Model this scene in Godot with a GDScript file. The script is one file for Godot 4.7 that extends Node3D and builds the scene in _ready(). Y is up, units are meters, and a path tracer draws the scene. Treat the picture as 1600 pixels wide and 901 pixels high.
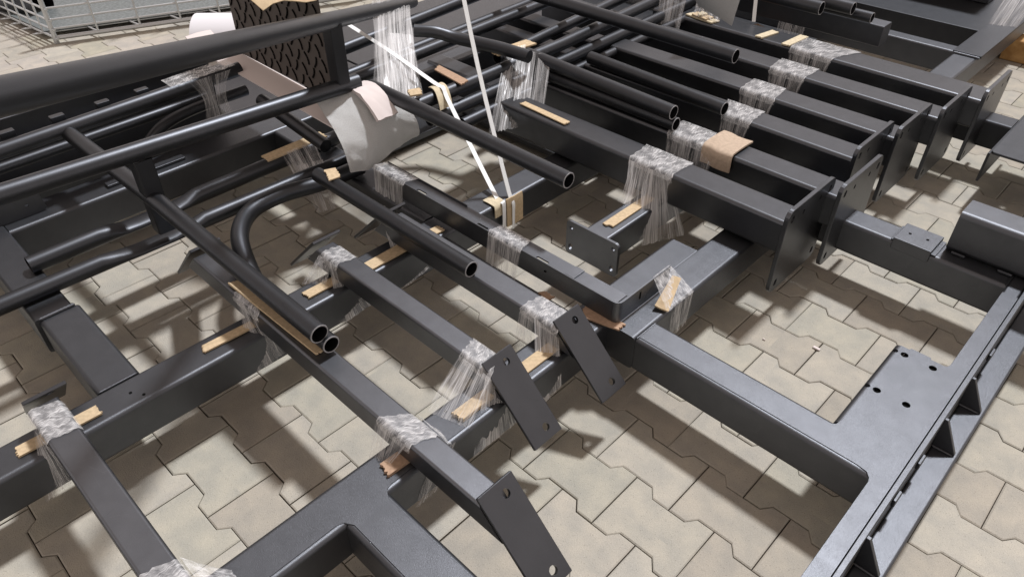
extends Node3D

var M := {}
var used := {}
var rng := RandomNumberGenerator.new()
var noise := FastNoiseLite.new()

# ---------------------------------------------------------------- naming
func numbered(n: String) -> String:
	if not used.has(n):
		used[n] = 0
		return n
	used[n] += 1
	return "%s_%03d" % [n, used[n]]

func tag(o, label: String, category: String, group := ""):
	o.set_meta("label", label)
	o.set_meta("category", category)
	o.set_meta("kind", "thing")
	if group != "":
		o.set_meta("group", group)
	return o

func thing(called: String, label: String, category: String, at := Vector3.ZERO, group := "") -> Node3D:
	var o := Node3D.new()
	o.name = numbered(called)
	add_child(o)
	o.position = at
	return tag(o, label, category, group)

# world-space mesh put under a thing whose only transform is a translation
func origin(n: Node3D) -> Vector3:
	var v := Vector3.ZERO
	while n != self and n != null:
		v += n.position
		n = n.get_parent() as Node3D
	return v

func part(called: String, mesh: Mesh, mat: Material, parent: Node3D) -> MeshInstance3D:
	var o := MeshInstance3D.new()
	o.name = called
	o.mesh = mesh
	o.material_override = mat
	parent.add_child(o, true)
	if parent != self:
		o.position = -origin(parent)
	return o

func single(called: String, mesh: Mesh, mat: Material, label: String, category: String, group := "") -> MeshInstance3D:
	var o := MeshInstance3D.new()
	o.name = numbered(called)
	o.mesh = mesh
	o.material_override = mat
	add_child(o)
	return tag(o, label, category, group)

# ---------------------------------------------------------------- mesh data
class MD:
	var v := PackedVector3Array()
	var n := PackedVector3Array()
	var uv := PackedVector2Array()
	func tri(a: Vector3, b: Vector3, c: Vector3, na: Vector3, nb: Vector3, nc: Vector3, ua := Vector2.ZERO, ub := Vector2.ZERO, uc := Vector2.ZERO):
		# Godot's front faces run clockwise: make the winding agree with the normals
		var f: Vector3 = (b - a).cross(c - a)
		if f.dot(na + nb + nc) > 0.0:
			v.append_array([a, c, b]); n.append_array([na, nc, nb]); uv.append_array([ua, uc, ub])
		else:
			v.append_array([a, b, c]); n.append_array([na, nb, nc]); uv.append_array([ua, ub, uc])
	func quad(a, b, c, d, na, nb, nc, nd, ua := Vector2.ZERO, ub := Vector2.ZERO, uc := Vector2.ZERO, ud := Vector2.ZERO):
		tri(a, b, c, na, nb, nc, ua, ub, uc)
		tri(a, c, d, na, nc, nd, ua, uc, ud)
	func done(t := Transform3D.IDENTITY) -> ArrayMesh:
		var a := []
		a.resize(Mesh.ARRAY_MAX)
		if t != Transform3D.IDENTITY:
			for i in v.size():
				v[i] = t * v[i]
				n[i] = (t.basis * n[i]).normalized()
		a[Mesh.ARRAY_VERTEX] = v
		a[Mesh.ARRAY_NORMAL] = n
		a[Mesh.ARRAY_TEX_UV] = uv
		var m := ArrayMesh.new()
		m.add_surface_from_arrays(Mesh.PRIMITIVE_TRIANGLES, a)
		return m

func round_rect(w: float, h: float, r: float, seg := 4) -> Array:
	# outline points and normals, counter-clockwise, centred
	var p := []
	var q := []
	r = min(r, min(w, h) * 0.499)
	for k in 4:
		var c := Vector2((w / 2 - r) * [1, -1, -1, 1][k], (h / 2 - r) * [1, 1, -1, -1][k])
		for s in seg + 1:
			var a: float = (k + float(s) / seg) * PI / 2
			var d := Vector2(cos(a), sin(a))
			p.append(c + d * r)
			q.append(d)
	return [p, q]

# a box with long rounded edges along one axis (0 x, 1 y, 2 z); miter: how far x shifts per metre below the top, at each end
func bar(mn: Vector3, mx: Vector3, axis: int, r := 0.008, miter0 := 0.0, miter1 := 0.0, hollow := 0.0, md: MD = null) -> ArrayMesh:
	var own := md == null
	if own: md = MD.new()
	var c := (mn + mx) / 2
	var d := mx - mn
	var ax := Vector3.ZERO; ax[axis] = 1
	var bx := Vector3(0, 0, 1) if axis == 0 else Vector3(1, 0, 0)
	var by := Vector3(0, 0, 1) if axis == 1 else Vector3(0, 1, 0)
	var w: float = abs(d.dot(bx)); var h: float = abs(d.dot(by)); var l: float = abs(d.dot(ax))
	var rr := round_rect(w, h, r)
	var P: Array = rr[0]; var N: Array = rr[1]
	var e0 := []; var e1 := []; var nn := []
	for i in P.size():
		var o: Vector3 = bx * P[i].x + by * P[i].y
		var drop: float = h / 2 - P[i].y
		e0.append(c + o - ax * (l / 2 + drop * miter0))
		e1.append(c + o + ax * (l / 2 + drop * miter1))
		nn.append(bx * N[i].x + by * N[i].y)
	var k := P.size()
	for i in k:
		var j := (i + 1) % k
		md.quad(e0[i], e0[j], e1[j], e1[i], nn[i], nn[j], nn[j], nn[i])
	if hollow > 0.0:
		var f: float = 1.0 - 2.0 * hollow / min(w, h)
		for e in [[e0, -ax], [e1, ax]]:
			var cc: Vector3 = Vector3.ZERO
			for x in e[0]: cc += x
			cc /= k
			for i in k:
				var j := (i + 1) % k
				var a: Vector3 = cc + (e[0][i] - cc) * f; var b: Vector3 = cc + (e[0][j] - cc) * f
				md.quad(e[0][i], e[0][j], b, a, e[1], e[1], e[1], e[1])
				var ins: Vector3 = -e[1] * min(l * 0.45, 0.3)
				md.quad(a, b, b + ins, a + ins, -nn[i], -nn[j], -nn[j], -nn[i])
	else:
		for e in [[e0, -ax], [e1, ax]]:
			var cc: Vector3 = Vector3.ZERO
			for x in e[0]: cc += x
			cc /= k
			var fn: Vector3 = ((e[0][1] - cc) as Vector3).cross(e[0][k / 3] - cc).normalized()
			if fn.dot(e[1]) < 0: fn = -fn
			for i in k:
				md.tri(cc, e[0][i], e[0][(i + 1) % k], fn, fn, fn)
	return md.done() if own else null

# a box with all its edges chamfered
func block(mn: Vector3, mx: Vector3, b := 0.002) -> ArrayMesh:
	var md := MD.new()
	var c := (mn + mx) / 2
	var h := (mx - mn) / 2
	b = min(b, min(h.x, min(h.y, h.z)) * 0.6)
	for a in 3:
		for s in [-1.0, 1.0]:
			var u := (a + 1) % 3; var w := (a + 2) % 3
			var nn := Vector3.ZERO; nn[a] = s
			var q := []
			for t in [[-1, -1], [1, -1], [1, 1], [-1, 1]]:
				var x := Vector3.ZERO
				x[a] = s * h[a]; x[u] = t[0] * (h[u] - b); x[w] = t[1] * (h[w] - b)
				q.append(c + x)
			md.quad(q[0], q[1], q[2], q[3], nn, nn, nn, nn)
	for a in 3:
		var u := (a + 1) % 3; var w := (a + 2) % 3
		for s in [[-1, -1], [1, -1], [1, 1], [-1, 1]]:
			var n1 := Vector3.ZERO; n1[u] = s[0]
			var n2 := Vector3.ZERO; n2[w] = s[1]
			var q := []
			for e in [-1.0, 1.0]:
				var x1 := Vector3.ZERO
				x1[a] = e * (h[a] - b); x1[u] = s[0] * h[u]; x1[w] = s[1] * (h[w] - b)
				var x2 := x1
				x2[u] = s[0] * (h[u] - b); x2[w] = s[1] * h[w]
				q.append([c + x1, c + x2])
			md.quad(q[0][0], q[0][1], q[1][1], q[1][0], n1, n2, n2, n1)
	for sx in [-1, 1]:
		for sy in [-1, 1]:
			for sz in [-1, 1]:
				var S := Vector3(sx, sy, sz)
				var f := S.normalized()
				md.tri(c + S * (h - Vector3(0, b, b)), c + S * (h - Vector3(b, 0, b)), c + S * (h - Vector3(b, b, 0)), f, f, f)
	return md.done()

# a round tube along a list of points; open ends show the wall and the bore; squash: per point [width factor, height factor]
func pipe(pts: Array, r: float, open0 := true, open1 := true, seg := 28, squash := []) -> ArrayMesh:
	var md := MD.new()
	var bore: float = 0.35 if pts.size() == 2 else min(0.35, (pts[0] as Vector3).distance_to(pts[1]) * 0.9)
	var rings := []
	var up := Vector3.UP
	var sides := []
	for i in pts.size():
		var t: Vector3
		if i == 0: t = pts[1] - pts[0]
		elif i == pts.size() - 1: t = pts[i] - pts[i - 1]
		else: t = (pts[i + 1] - pts[i]).normalized() + (pts[i] - pts[i - 1]).normalized()
		t = t.normalized()
		var sd := t.cross(up).normalized()
		var uu := sd.cross(t).normalized()
		var ring := []
		for k in seg:
			var a := TAU * k / seg
			var fx := 1.0; var fy := 1.0
			if squash.size() > i: fx = squash[i][0]; fy = squash[i][1]
			var dd := sd * cos(a) * fx + uu * sin(a) * fy
			var nn := (sd * cos(a) / fx + uu * sin(a) / fy).normalized()
			ring.append([pts[i] + dd * r, nn, pts[i] + dd * (r - 0.0036)])
		rings.append(ring)
		sides.append(t)
	for i in pts.size() - 1:
		for k in seg:
			var j := (k + 1) % seg
			md.quad(rings[i][k][0], rings[i][j][0], rings[i + 1][j][0], rings[i + 1][k][0], rings[i][k][1], rings[i][j][1], rings[i + 1][j][1], rings[i + 1][k][1])
	for e in [[0, open0, -1.0], [pts.size() - 1, open1, 1.0]]:
		var R: Array = rings[e[0]]
		var nn: Vector3 = sides[e[0]] * e[2]
		for k in seg:
			var j := (k + 1) % seg
			if e[1]:
				md.quad(R[k][0], R[j][0], R[j][2], R[k][2], nn, nn, nn, nn)
				var ins: Vector3 = -nn * bore
				md.quad(R[k][2], R[j][2], R[j][2] + ins, R[k][2] + ins, -R[k][1], -R[j][1], -R[j][1], -R[k][1])
			else:
				md.tri(pts[e[0]], R[k][0], R[j][0], nn, nn, nn)
		if e[1]:
			for k in seg:
				var j := (k + 1) % seg
				var ins: Vector3 = -nn * bore
				md.tri(pts[e[0]] + ins, R[k][2] + ins, R[j][2] + ins, nn, nn, nn)
	return md.done()

func smooth_path(ctrl: Array, per := 8) -> Array:
	var out := []
	for i in ctrl.size() - 1:
		var p0: Vector3 = ctrl[max(i - 1, 0)]; var p1: Vector3 = ctrl[i]; var p2: Vector3 = ctrl[i + 1]; var p3: Vector3 = ctrl[min(i + 2, ctrl.size() - 1)]
		for k in per:
			out.append(p1.cubic_interpolate(p2, p0, p3, float(k) / per))
	out.append(ctrl[-1])
	return out

# a flat plate in its own xy plane with through holes; holes: [centre, half width, half height]
func plate(w: float, h: float, r: float, th: float, holes: Array, t: Transform3D, bev := 0.0012) -> ArrayMesh:
	return plate_from(round_rect(w, h, r, 5)[0], th, holes, t, bev)

func plate_from(outline: Array, th: float, holes: Array, t: Transform3D, bev := 0.0012) -> ArrayMesh:
	var md := MD.new()
	var inner := []
	var k := outline.size()
	var cen := Vector2.ZERO
	for p in outline: cen += p
	cen /= k
	for i in k:
		var a: Vector2 = (outline[i] - outline[(i - 1 + k) % k]).normalized()
		var b: Vector2 = (outline[(i + 1) % k] - outline[i]).normalized()
		var m := (a.orthogonal() + b.orthogonal())
		m = m / max(m.length_squared() * 0.5, 0.3)
		var q: Vector2 = outline[i] - m * bev * 1.0
		if Geometry2D.is_point_in_polygon(q, PackedVector2Array(outline)): inner.append(q)
		else: inner.append(outline[i] + m * bev)
	# cut the face into slabs through the hole centres, then take the holes out of each slab
	var rings := []
	var xs := []
	for hh in holes:
		var ring := []
		var sg := 20
		for s in sg:
			var a := TAU * (s + 0.5) / sg
			var dx: float = hh[1]; var dy: float = hh[2]
			var rr: float = min(dx, dy)
			ring.append(hh[0] + Vector2(cos(a) * rr + (dx - rr) * sign(cos(a)), sin(a) * rr + (dy - rr) * sign(sin(a))))
		rings.append(ring)
		var fresh := true
		for x in xs:
			if abs(x - hh[0].x) < 0.004: fresh = false
		if fresh: xs.append(hh[0].x)
	xs.sort()
	xs.push_front(-50.0); xs.append(50.0)
	var pieces := []
	for si in xs.size() - 1:
		var slab := PackedVector2Array([Vector2(xs[si], -50), Vector2(xs[si + 1], -50), Vector2(xs[si + 1], 50), Vector2(xs[si], 50)])
		var now: Array = Geometry2D.intersect_polygons(PackedVector2Array(inner), slab)
		for ring in rings:
			var nxt := []
			for pc in now: nxt.append_array(Geometry2D.clip_polygons(pc, PackedVector2Array(ring)))
			now = nxt
		pieces.append_array(now)
	for pc in pieces:
		var ids := Geometry2D.triangulate_polygon(pc)
		if ids.is_empty(): print("plate: no triangles ", pc.size())
		for s in [1.0, -1.0]:
			var nn := Vector3(0, 0, s)
			for i in range(0, ids.size(), 3):
				var a: Vector2 = pc[ids[i]]; var b: Vector2 = pc[ids[i + 1]]; var c: Vector2 = pc[ids[i + 2]]
				md.tri(Vector3(a.x, a.y, s * th / 2), Vector3(b.x, b.y, s * th / 2), Vector3(c.x, c.y, s * th / 2), nn, nn, nn)
	for i in k:
		var j := (i + 1) % k
		var a: Vector2 = outline[i]; var b: Vector2 = outline[j]
		var d := (b - a).normalized()
		var nn := Vector3(d.y, -d.x, 0)
		if Vector2(nn.x, nn.y).dot((a + b) / 2 - cen) < 0 and outline.size() < 30: nn = -nn
		var z := th / 2
		md.quad(Vector3(a.x, a.y, z - bev), Vector3(b.x, b.y, z - bev), Vector3(b.x, b.y, bev - z), Vector3(a.x, a.y, bev - z), nn, nn, nn, nn)
		for s in [1.0, -1.0]:
			var n2 := (nn + Vector3(0, 0, s)).normalized()
			md.quad(Vector3(inner[i].x, inner[i].y, s * z), Vector3(inner[j].x, inner[j].y, s * z), Vector3(b.x, b.y, s * (z - bev)), Vector3(a.x, a.y, s * (z - bev)), n2, n2, n2, n2)
	for ring in rings:
		var cc := Vector2.ZERO
		for x in ring: cc += x
		cc /= ring.size()
		for i in ring.size():
			var a: Vector2 = ring[i]; var b: Vector2 = ring[(i + 1) % ring.size()]
			var na := Vector3(cc.x - a.x, cc.y - a.y, 0).normalized(); var nb := Vector3(cc.x - b.x, cc.y - b.y, 0).normalized()
			md.quad(Vector3(a.x, a.y, th / 2), Vector3(b.x, b.y, th / 2), Vector3(b.x, b.y, -th / 2), Vector3(a.x, a.y, -th / 2), na, nb, nb, na)
	return md.done(t)

# a sheet from a grid of points (rows of equal length), given a thickness when th > 0
func sheet(rows: Array, th := 0.0) -> ArrayMesh:
	var md := MD.new()
	var R := rows.size(); var Cn: int = rows[0].size()
	var nm := []
	for i in R:
		var l := []
		for j in Cn:
			var du: Vector3 = rows[i][min(j + 1, Cn - 1)] - rows[i][max(j - 1, 0)]
			var dv: Vector3 = rows[min(i + 1, R - 1)][j] - rows[max(i - 1, 0)][j]
			l.append(dv.cross(du).normalized())
		nm.append(l)
	for s in ([1.0] if th <= 0.0 else [1.0, -1.0]):
		for i in R - 1:
			for j in Cn - 1:
				var q := []; var n := []; var u := []
				for t in [[i, j], [i, j + 1], [i + 1, j + 1], [i + 1, j]]:
					q.append(rows[t[0]][t[1]] + nm[t[0]][t[1]] * s * th / 2); n.append(nm[t[0]][t[1]] * s); u.append(Vector2(float(t[1]) / (Cn - 1), float(t[0]) / (R - 1)))
				md.quad(q[0], q[1], q[2], q[3], n[0], n[1], n[2], n[3], u[0], u[1], u[2], u[3])
	if th > 0.0:
		var rim := []
		for j in Cn: rim.append([0, j])
		for i in range(1, R): rim.append([i, Cn - 1])
		for j in range(Cn - 2, -1, -1): rim.append([R - 1, j])
		for i in range(R - 2, 0, -1): rim.append([i, 0])
		for i in rim.size():
			var a: Array = rim[i]; var b: Array = rim[(i + 1) % rim.size()]
			var pa: Vector3 = rows[a[0]][a[1]]; var pb: Vector3 = rows[b[0]][b[1]]
			var na: Vector3 = nm[a[0]][a[1]] * th / 2; var nb: Vector3 = nm[b[0]][b[1]] * th / 2
			var o := (pb - pa).cross(na).normalized()
			md.quad(pa + na, pb + nb, pb - nb, pa - na, o, o, o, o)
	return md.done()

# ---------------------------------------------------------------- textures and materials
func grey_image(size: int, f: Callable) -> Image:
	var im := Image.create(size, size, false, Image.FORMAT_RGBA8)
	for y in size:
		for x in size:
			im.set_pixel(x, y, f.call(x, y))
	return im

func noise_tex(freq: float, lo: Color, hi: Color, size := 512, oct := 4, sd := 1, type := FastNoiseLite.TYPE_SIMPLEX_SMOOTH) -> NoiseTexture2D:
	var n := FastNoiseLite.new()
	n.noise_type = type
	n.frequency = freq
	n.fractal_octaves = oct
	n.seed = sd
	var t := NoiseTexture2D.new()
	t.width = size; t.height = size
	t.seamless = true
	t.noise = n
	var g := Gradient.new()
	g.set_color(0, lo); g.set_color(1, hi)
	t.color_ramp = g
	return t

func normal_tex(freq: float, strength: float, size := 512, oct := 3, sd := 1) -> NoiseTexture2D:
	var n := FastNoiseLite.new()
	n.frequency = freq
	n.fractal_octaves = oct
	n.seed = sd
	var t := NoiseTexture2D.new()
	t.width = size; t.height = size
	t.seamless = true
	t.as_normal_map = true
	t.bump_strength = strength
	t.noise = n
	return t

func mat(c: Color, rough: float, spec := 0.5) -> StandardMaterial3D:
	var m := StandardMaterial3D.new()
	m.albedo_color = c
	m.roughness = rough
	m.metallic_specular = spec
	return m

func triplanar(m: StandardMaterial3D, s: float):
	m.uv1_triplanar = true
	m.uv1_world_triplanar = true
	m.uv1_scale = Vector3(s, s, s)

func lin(r: float, g: float, b: float) -> Color:
	return Color(r, g, b).linear_to_srgb()

func make_materials():
	# powder-coated black steel: fine orange peel, a little dust
	var grain := normal_tex(0.28, 2.0, 1024, 2, 3)
	var rd := RandomNumberGenerator.new(); rd.seed = 301
	var dn := FastNoiseLite.new(); dn.frequency = 0.006; dn.fractal_octaves = 4; dn.seed = 8
	var di := grey_image(1024, func(x, y):
		var v: float = 0.86 + 0.035 * dn.get_noise_2d(x, y) + rd.randf_range(-0.03, 0.03)
		return Color(v, v, v))
	for k in 260:
		var px := rd.randi_range(3, 1018); var py := rd.randi_range(3, 1018); var v := rd.randf_range(0.9, 1.0)
		for q in rd.randi_range(1, 5): di.set_pixel(px + rd.randi_range(0, 2), py + rd.randi_range(0, 2), Color(v, v, v))
	for k in 46:
		var p := Vector2(rd.randf_range(20, 1000), rd.randf_range(20, 1000)); var d := Vector2.from_angle(rd.randf_range(0, TAU)); var ln := rd.randi_range(15, 120)
		var v := rd.randf_range(0.9, 1.0) if rd.randf() < 0.7 else 0.72
		for q in ln:
			p += d; d = d.rotated(rd.randf_range(-0.02, 0.02))
			di.set_pixel(posmod(int(p.x), 1024), posmod(int(p.y), 1024), Color(v, v, v))
	var dust := ImageTexture.create_from_image(di)
	var rough_var := noise_tex(0.02, Color(0.95, 0.95, 0.95), Color(1, 1, 1), 512, 5, 17)
	for spec in [["steel", 0.148, 0.46, 0.38], ["steel_satin", 0.210, 0.42, 0.20], ["steel_beam", 0.140, 0.37, 0.18], ["steel_tube", 0.095, 0.42, 0.18], ["steel_dark", 0.080, 0.50, 0.45]]:
		var m := mat(lin(spec[1] * 0.95, spec[1], spec[1] * 1.10), spec[2], 0.5)
		m.metallic = 0.95
		m.albedo_texture = dust
		m.roughness_texture = rough_var
		m.normal_enabled = true
		m.normal_texture = grain
		m.normal_scale = spec[3]
		triplanar(m, 2.6)
		M[spec[0]] = m
	M.rim = mat(lin(0.30, 0.30, 0.31), 0.5, 0.5)  # pale grey painting in the glint on cut tube rims
	M.hole = mat(lin(0.006, 0.006, 0.006), 0.9, 0.1)  # near-black painted for the dark inside holes and slots; tread lugs too
	# concrete pavers
	var fn := FastNoiseLite.new(); fn.frequency = 0.35; fn.fractal_octaves = 2; fn.seed = 4
	var bn := FastNoiseLite.new(); bn.frequency = 0.007; bn.fractal_octaves = 5; bn.seed = 9
	var r2 := RandomNumberGenerator.new(); r2.seed = 77
	var im := Image.create(1024, 1024, false, Image.FORMAT_RGBA8)
	for y in 1024:
		for x in 1024:
			var b := bn.get_noise_2d(x, y)
			var v := 0.90 + 0.05 * fn.get_noise_2d(x, y) + 0.075 * b + r2.randf_range(-0.05, 0.05)
			im.set_pixel(x, y, Color(v, v * (1.0 - 0.012 * b), v * (1.0 - 0.03 * b)))
	for i in 5200:
		var px := r2.randi_range(2, 1020); var py := r2.randi_range(2, 1020)
		var dark := r2.randf() < 0.6
		var v := r2.randf_range(0.42, 0.7) if dark else r2.randf_range(0.98, 1.0)
		im.set_pixel(px, py, Color(v, v, v * 0.97))
		if r2.randf() < 0.35: im.set_pixel(px + 1, py, Color(v, v, v))
		if r2.randf() < 0.25: im.set_pixel(px, py + 1, Color(v, v, v))
	var ct := ImageTexture.create_from_image(im)
	var cn := normal_tex(0.35, 1.5, 512, 2, 21)
	var tones := [[0.448, 0.424, 0.362], [0.435, 0.416, 0.351], [0.466, 0.438, 0.375], [0.428, 0.398, 0.339], [0.455, 0.427, 0.367], [0.455, 0.434, 0.366], [0.47, 0.445, 0.384], [0.416, 0.384, 0.326]]
	M.paver = []
	for i in tones.size():
		var t: Array = tones[i]
		var m := mat(lin(t[0], t[1], t[2]), 0.88, 0.25)
		m.albedo_texture = ct
		m.normal_enabled = true
		m.normal_texture = cn
		m.normal_scale = 0.5
		triplanar(m, 1.55)
		m.uv1_offset = Vector3(0.31 * i, 0.17 * i, 0.43 * i)
		M.paver.append(m)
	var sand := mat(lin(0.10, 0.082, 0.066), 0.95, 0.1)
	sand.albedo_texture = noise_tex(0.15, Color(0.55, 0.55, 0.55), Color(1, 1, 1), 256, 3, 5)
	triplanar(sand, 6.0)
	M.sand = sand
	# cardboard, wood, foam, strap
	var kraft := noise_tex(0.03, Color(0.86, 0.86, 0.86), Color(1, 1, 1), 256, 4, 31)
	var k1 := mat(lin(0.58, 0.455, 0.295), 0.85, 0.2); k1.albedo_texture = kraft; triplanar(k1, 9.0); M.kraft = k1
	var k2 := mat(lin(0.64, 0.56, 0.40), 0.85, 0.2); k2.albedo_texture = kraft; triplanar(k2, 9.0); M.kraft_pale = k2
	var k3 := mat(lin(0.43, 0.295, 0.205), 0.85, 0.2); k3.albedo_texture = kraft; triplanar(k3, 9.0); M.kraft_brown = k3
	var k4 := mat(lin(0.50, 0.395, 0.30), 0.8, 0.3); k4.albedo_texture = kraft; triplanar(k4, 9.0); M.kraft_saddle = k4
	var wd := mat(lin(0.50, 0.31, 0.13), 0.75, 0.3); wd.albedo_texture = noise_tex(0.02, Color(0.75, 0.7, 0.65), Color(1, 1, 1), 256, 5, 12); triplanar(wd, 3.0); M.wood = wd
	var fm := mat(lin(0.62, 0.56, 0.54), 0.9, 0.2); M.foam = fm; M.foam_white = mat(lin(0.62, 0.61, 0.63), 0.8, 0.3)
	var cl := mat(lin(0.66, 0.67, 0.66), 0.95, 0.1); cl.albedo_texture = noise_tex(0.22, Color(0.72, 0.72, 0.72), Color(1, 1, 1), 256, 3, 19); triplanar(cl, 8.0)
	cl.normal_enabled = true; cl.normal_texture = normal_tex(0.2, 4.0, 256, 3, 6); M.cloth = cl
	M.strap = mat(lin(0.72, 0.735, 0.73), 0.35, 0.5)
	var zn := mat(lin(0.52, 0.54, 0.55), 0.38, 0.5); zn.metallic = 0.75; M.zinc = zn
	var zs := mat(lin(0.22, 0.245, 0.245), 0.5, 0.5); zs.metallic = 0.35; zs.albedo_texture = noise_tex(0.05, Color(0.7, 0.7, 0.7), Color(1, 1, 1), 256, 4, 41); triplanar(zs, 4.0); M.zinc_sheet = zs
	var rb := mat(lin(0.085, 0.074, 0.067), 0.7, 0.35); M.rubber = rb
	# stretch film: a crinkled band, crease glints painted as white streaks, and hanging fibres
	var rf := RandomNumberGenerator.new(); rf.seed = 5
	var n1 := FastNoiseLite.new(); n1.frequency = 0.02; n1.fractal_octaves = 5; n1.seed = 2
	n1.fractal_type = FastNoiseLite.FRACTAL_RIDGED
	var n2 := FastNoiseLite.new(); n2.frequency = 0.008; n2.fractal_octaves = 2; n2.seed = 12
	var n3 := FastNoiseLite.new(); n3.frequency = 0.35; n3.seed = 40
	var bi := grey_image(512, func(x, y):
		var w: float = 16.0 * n2.get_noise_2d(x * 0.5, y * 0.5) + y * 0.22
		var s: float = n3.get_noise_2d((x + w) * 0.20, y * 0.010)
		var s2: float = n3.get_noise_2d((x - w * 1.6) * 0.09 + 200.0, y * 0.018)
		var rdg: float = n1.get_noise_2d(x * 1.8 + y * 0.9, y * 0.8 - x * 0.4)
		var blot: float = n2.get_noise_2d(x * 0.9, y * 0.9)
		var al: float = 0.22 + 0.22 * blot + 0.95 * pow(max(s, 0.0), 1.6) + 0.75 * pow(max(s2, 0.0), 1.5) + 0.35 * pow(max(rdg, 0.0), 6.0)
		return Color(1, 1, 1, clamp(al, 0.06, 0.95)))
	var fi := grey_image(512, func(x, y):
		var w: float = 5.0 * n2.get_noise_2d(x * 0.35, y * 0.6)
		var s: float = n3.get_noise_2d((x + w) * 0.26, y * 0.006)
		var s2: float = n3.get_noise_2d((x + w) * 0.11 + 300.0, y * 0.005)
		var wide: float = n2.get_noise_2d(x * 0.9, y * 0.12 + 90.0)
		var al: float = 0.12 + 0.85 * pow(max(s, 0.0), 1.5) + 0.55 * pow(max(s2, 0.0), 1.3) + 0.26 * wide
		return Color(1, 1, 1, clamp(al, 0.02, 0.9)))
	var fd := grey_image(512, func(x, y):
		var w: float = 5.0 * n2.get_noise_2d(x * 0.35, y * 0.6)
		var s: float = n3.get_noise_2d((x + w) * 0.26, y * 0.006)
		var s2: float = n3.get_noise_2d((x + w) * 0.11 + 300.0, y * 0.005)
		var wide: float = n2.get_noise_2d(x * 0.9, y * 0.12 + 20.0)
		var al: float = 0.30 + 0.80 * pow(max(s, 0.0), 1.4) + 0.35 * s2 + 0.34 * wide
		return Color(1, 1, 1, clamp(al, 0.12, 0.95)))
	for f in [["film", bi, 0.20], ["film_hang", fi, 0.30], ["film_dense", fd, 0.30]]:
		var m := StandardMaterial3D.new()
		m.albedo_color = lin(0.90, 0.90, 0.90)
		m.albedo_texture = ImageTexture.create_from_image(f[1])
		m.transparency = BaseMaterial3D.TRANSPARENCY_ALPHA
		m.cull_mode = BaseMaterial3D.CULL_DISABLED
		m.roughness = f[2]
		m.metallic_specular = 0.8
		m.backlight_enabled = true
		m.backlight = Color(0.45, 0.45, 0.45)
		M[f[0]] = m

# ---------------------------------------------------------------- pavement
const AMP := 0.0235
const PITCH := 0.1405
const LONG := 0.41
func paver_outline(gap: float) -> Array:
	# one double-T block, centred; x along the course
	var hl := 0.1 - gap
	var hw := PITCH / 2 + AMP / 2 - gap
	var nw := PITCH / 2 - AMP / 2 - gap
	var a := 0.1 - LONG * 0.1       # end of the head
	var b := a - (0.5 - LONG) * 0.2 # start of the waist
	return [Vector2(hl, -hw), Vector2(hl, hw), Vector2(a, hw), Vector2(b, nw), Vector2(-b, nw), Vector2(-a, hw), Vector2(-hl, hw), Vector2(-hl, -hw), Vector2(-a, -hw), Vector2(-b, -nw), Vector2(b, -nw), Vector2(a, -hw)]

func paver_mesh(gap := 0.0012, bev := 0.0030) -> ArrayMesh:
	var md := MD.new()
	var o := paver_outline(gap)
	var q := paver_outline(gap + bev)
	var up := Vector3.UP
	var idx := Geometry2D.triangulate_polygon(PackedVector2Array(q))
	for i in range(0, idx.size(), 3):
		var a: Vector2 = q[idx[i]]; var b: Vector2 = q[idx[i + 1]]; var c: Vector2 = q[idx[i + 2]]
		md.tri(Vector3(a.x, 0, a.y), Vector3(b.x, 0, b.y), Vector3(c.x, 0, c.y), up, up, up)
	for i in o.size():
		var j := (i + 1) % o.size()
		var d: Vector2 = (o[j] - o[i]).normalized()
		var nn := Vector3(d.y, 0, -d.x)
		var n2 := (nn + up * 1.4).normalized()
		md.quad(Vector3(q[i].x, 0, q[i].y), Vector3(q[j].x, 0, q[j].y), Vector3(o[j].x, -bev * 0.7, o[j].y), Vector3(o[i].x, -bev * 0.7, o[i].y), n2, n2, n2, n2)
		md.quad(Vector3(o[i].x, -bev * 0.7, o[i].y), Vector3(o[j].x, -bev * 0.7, o[j].y), Vector3(o[j].x, -0.03, o[j].y), Vector3(o[i].x, -0.03, o[i].y), nn, nn, nn, nn)
	return md.done()

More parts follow.
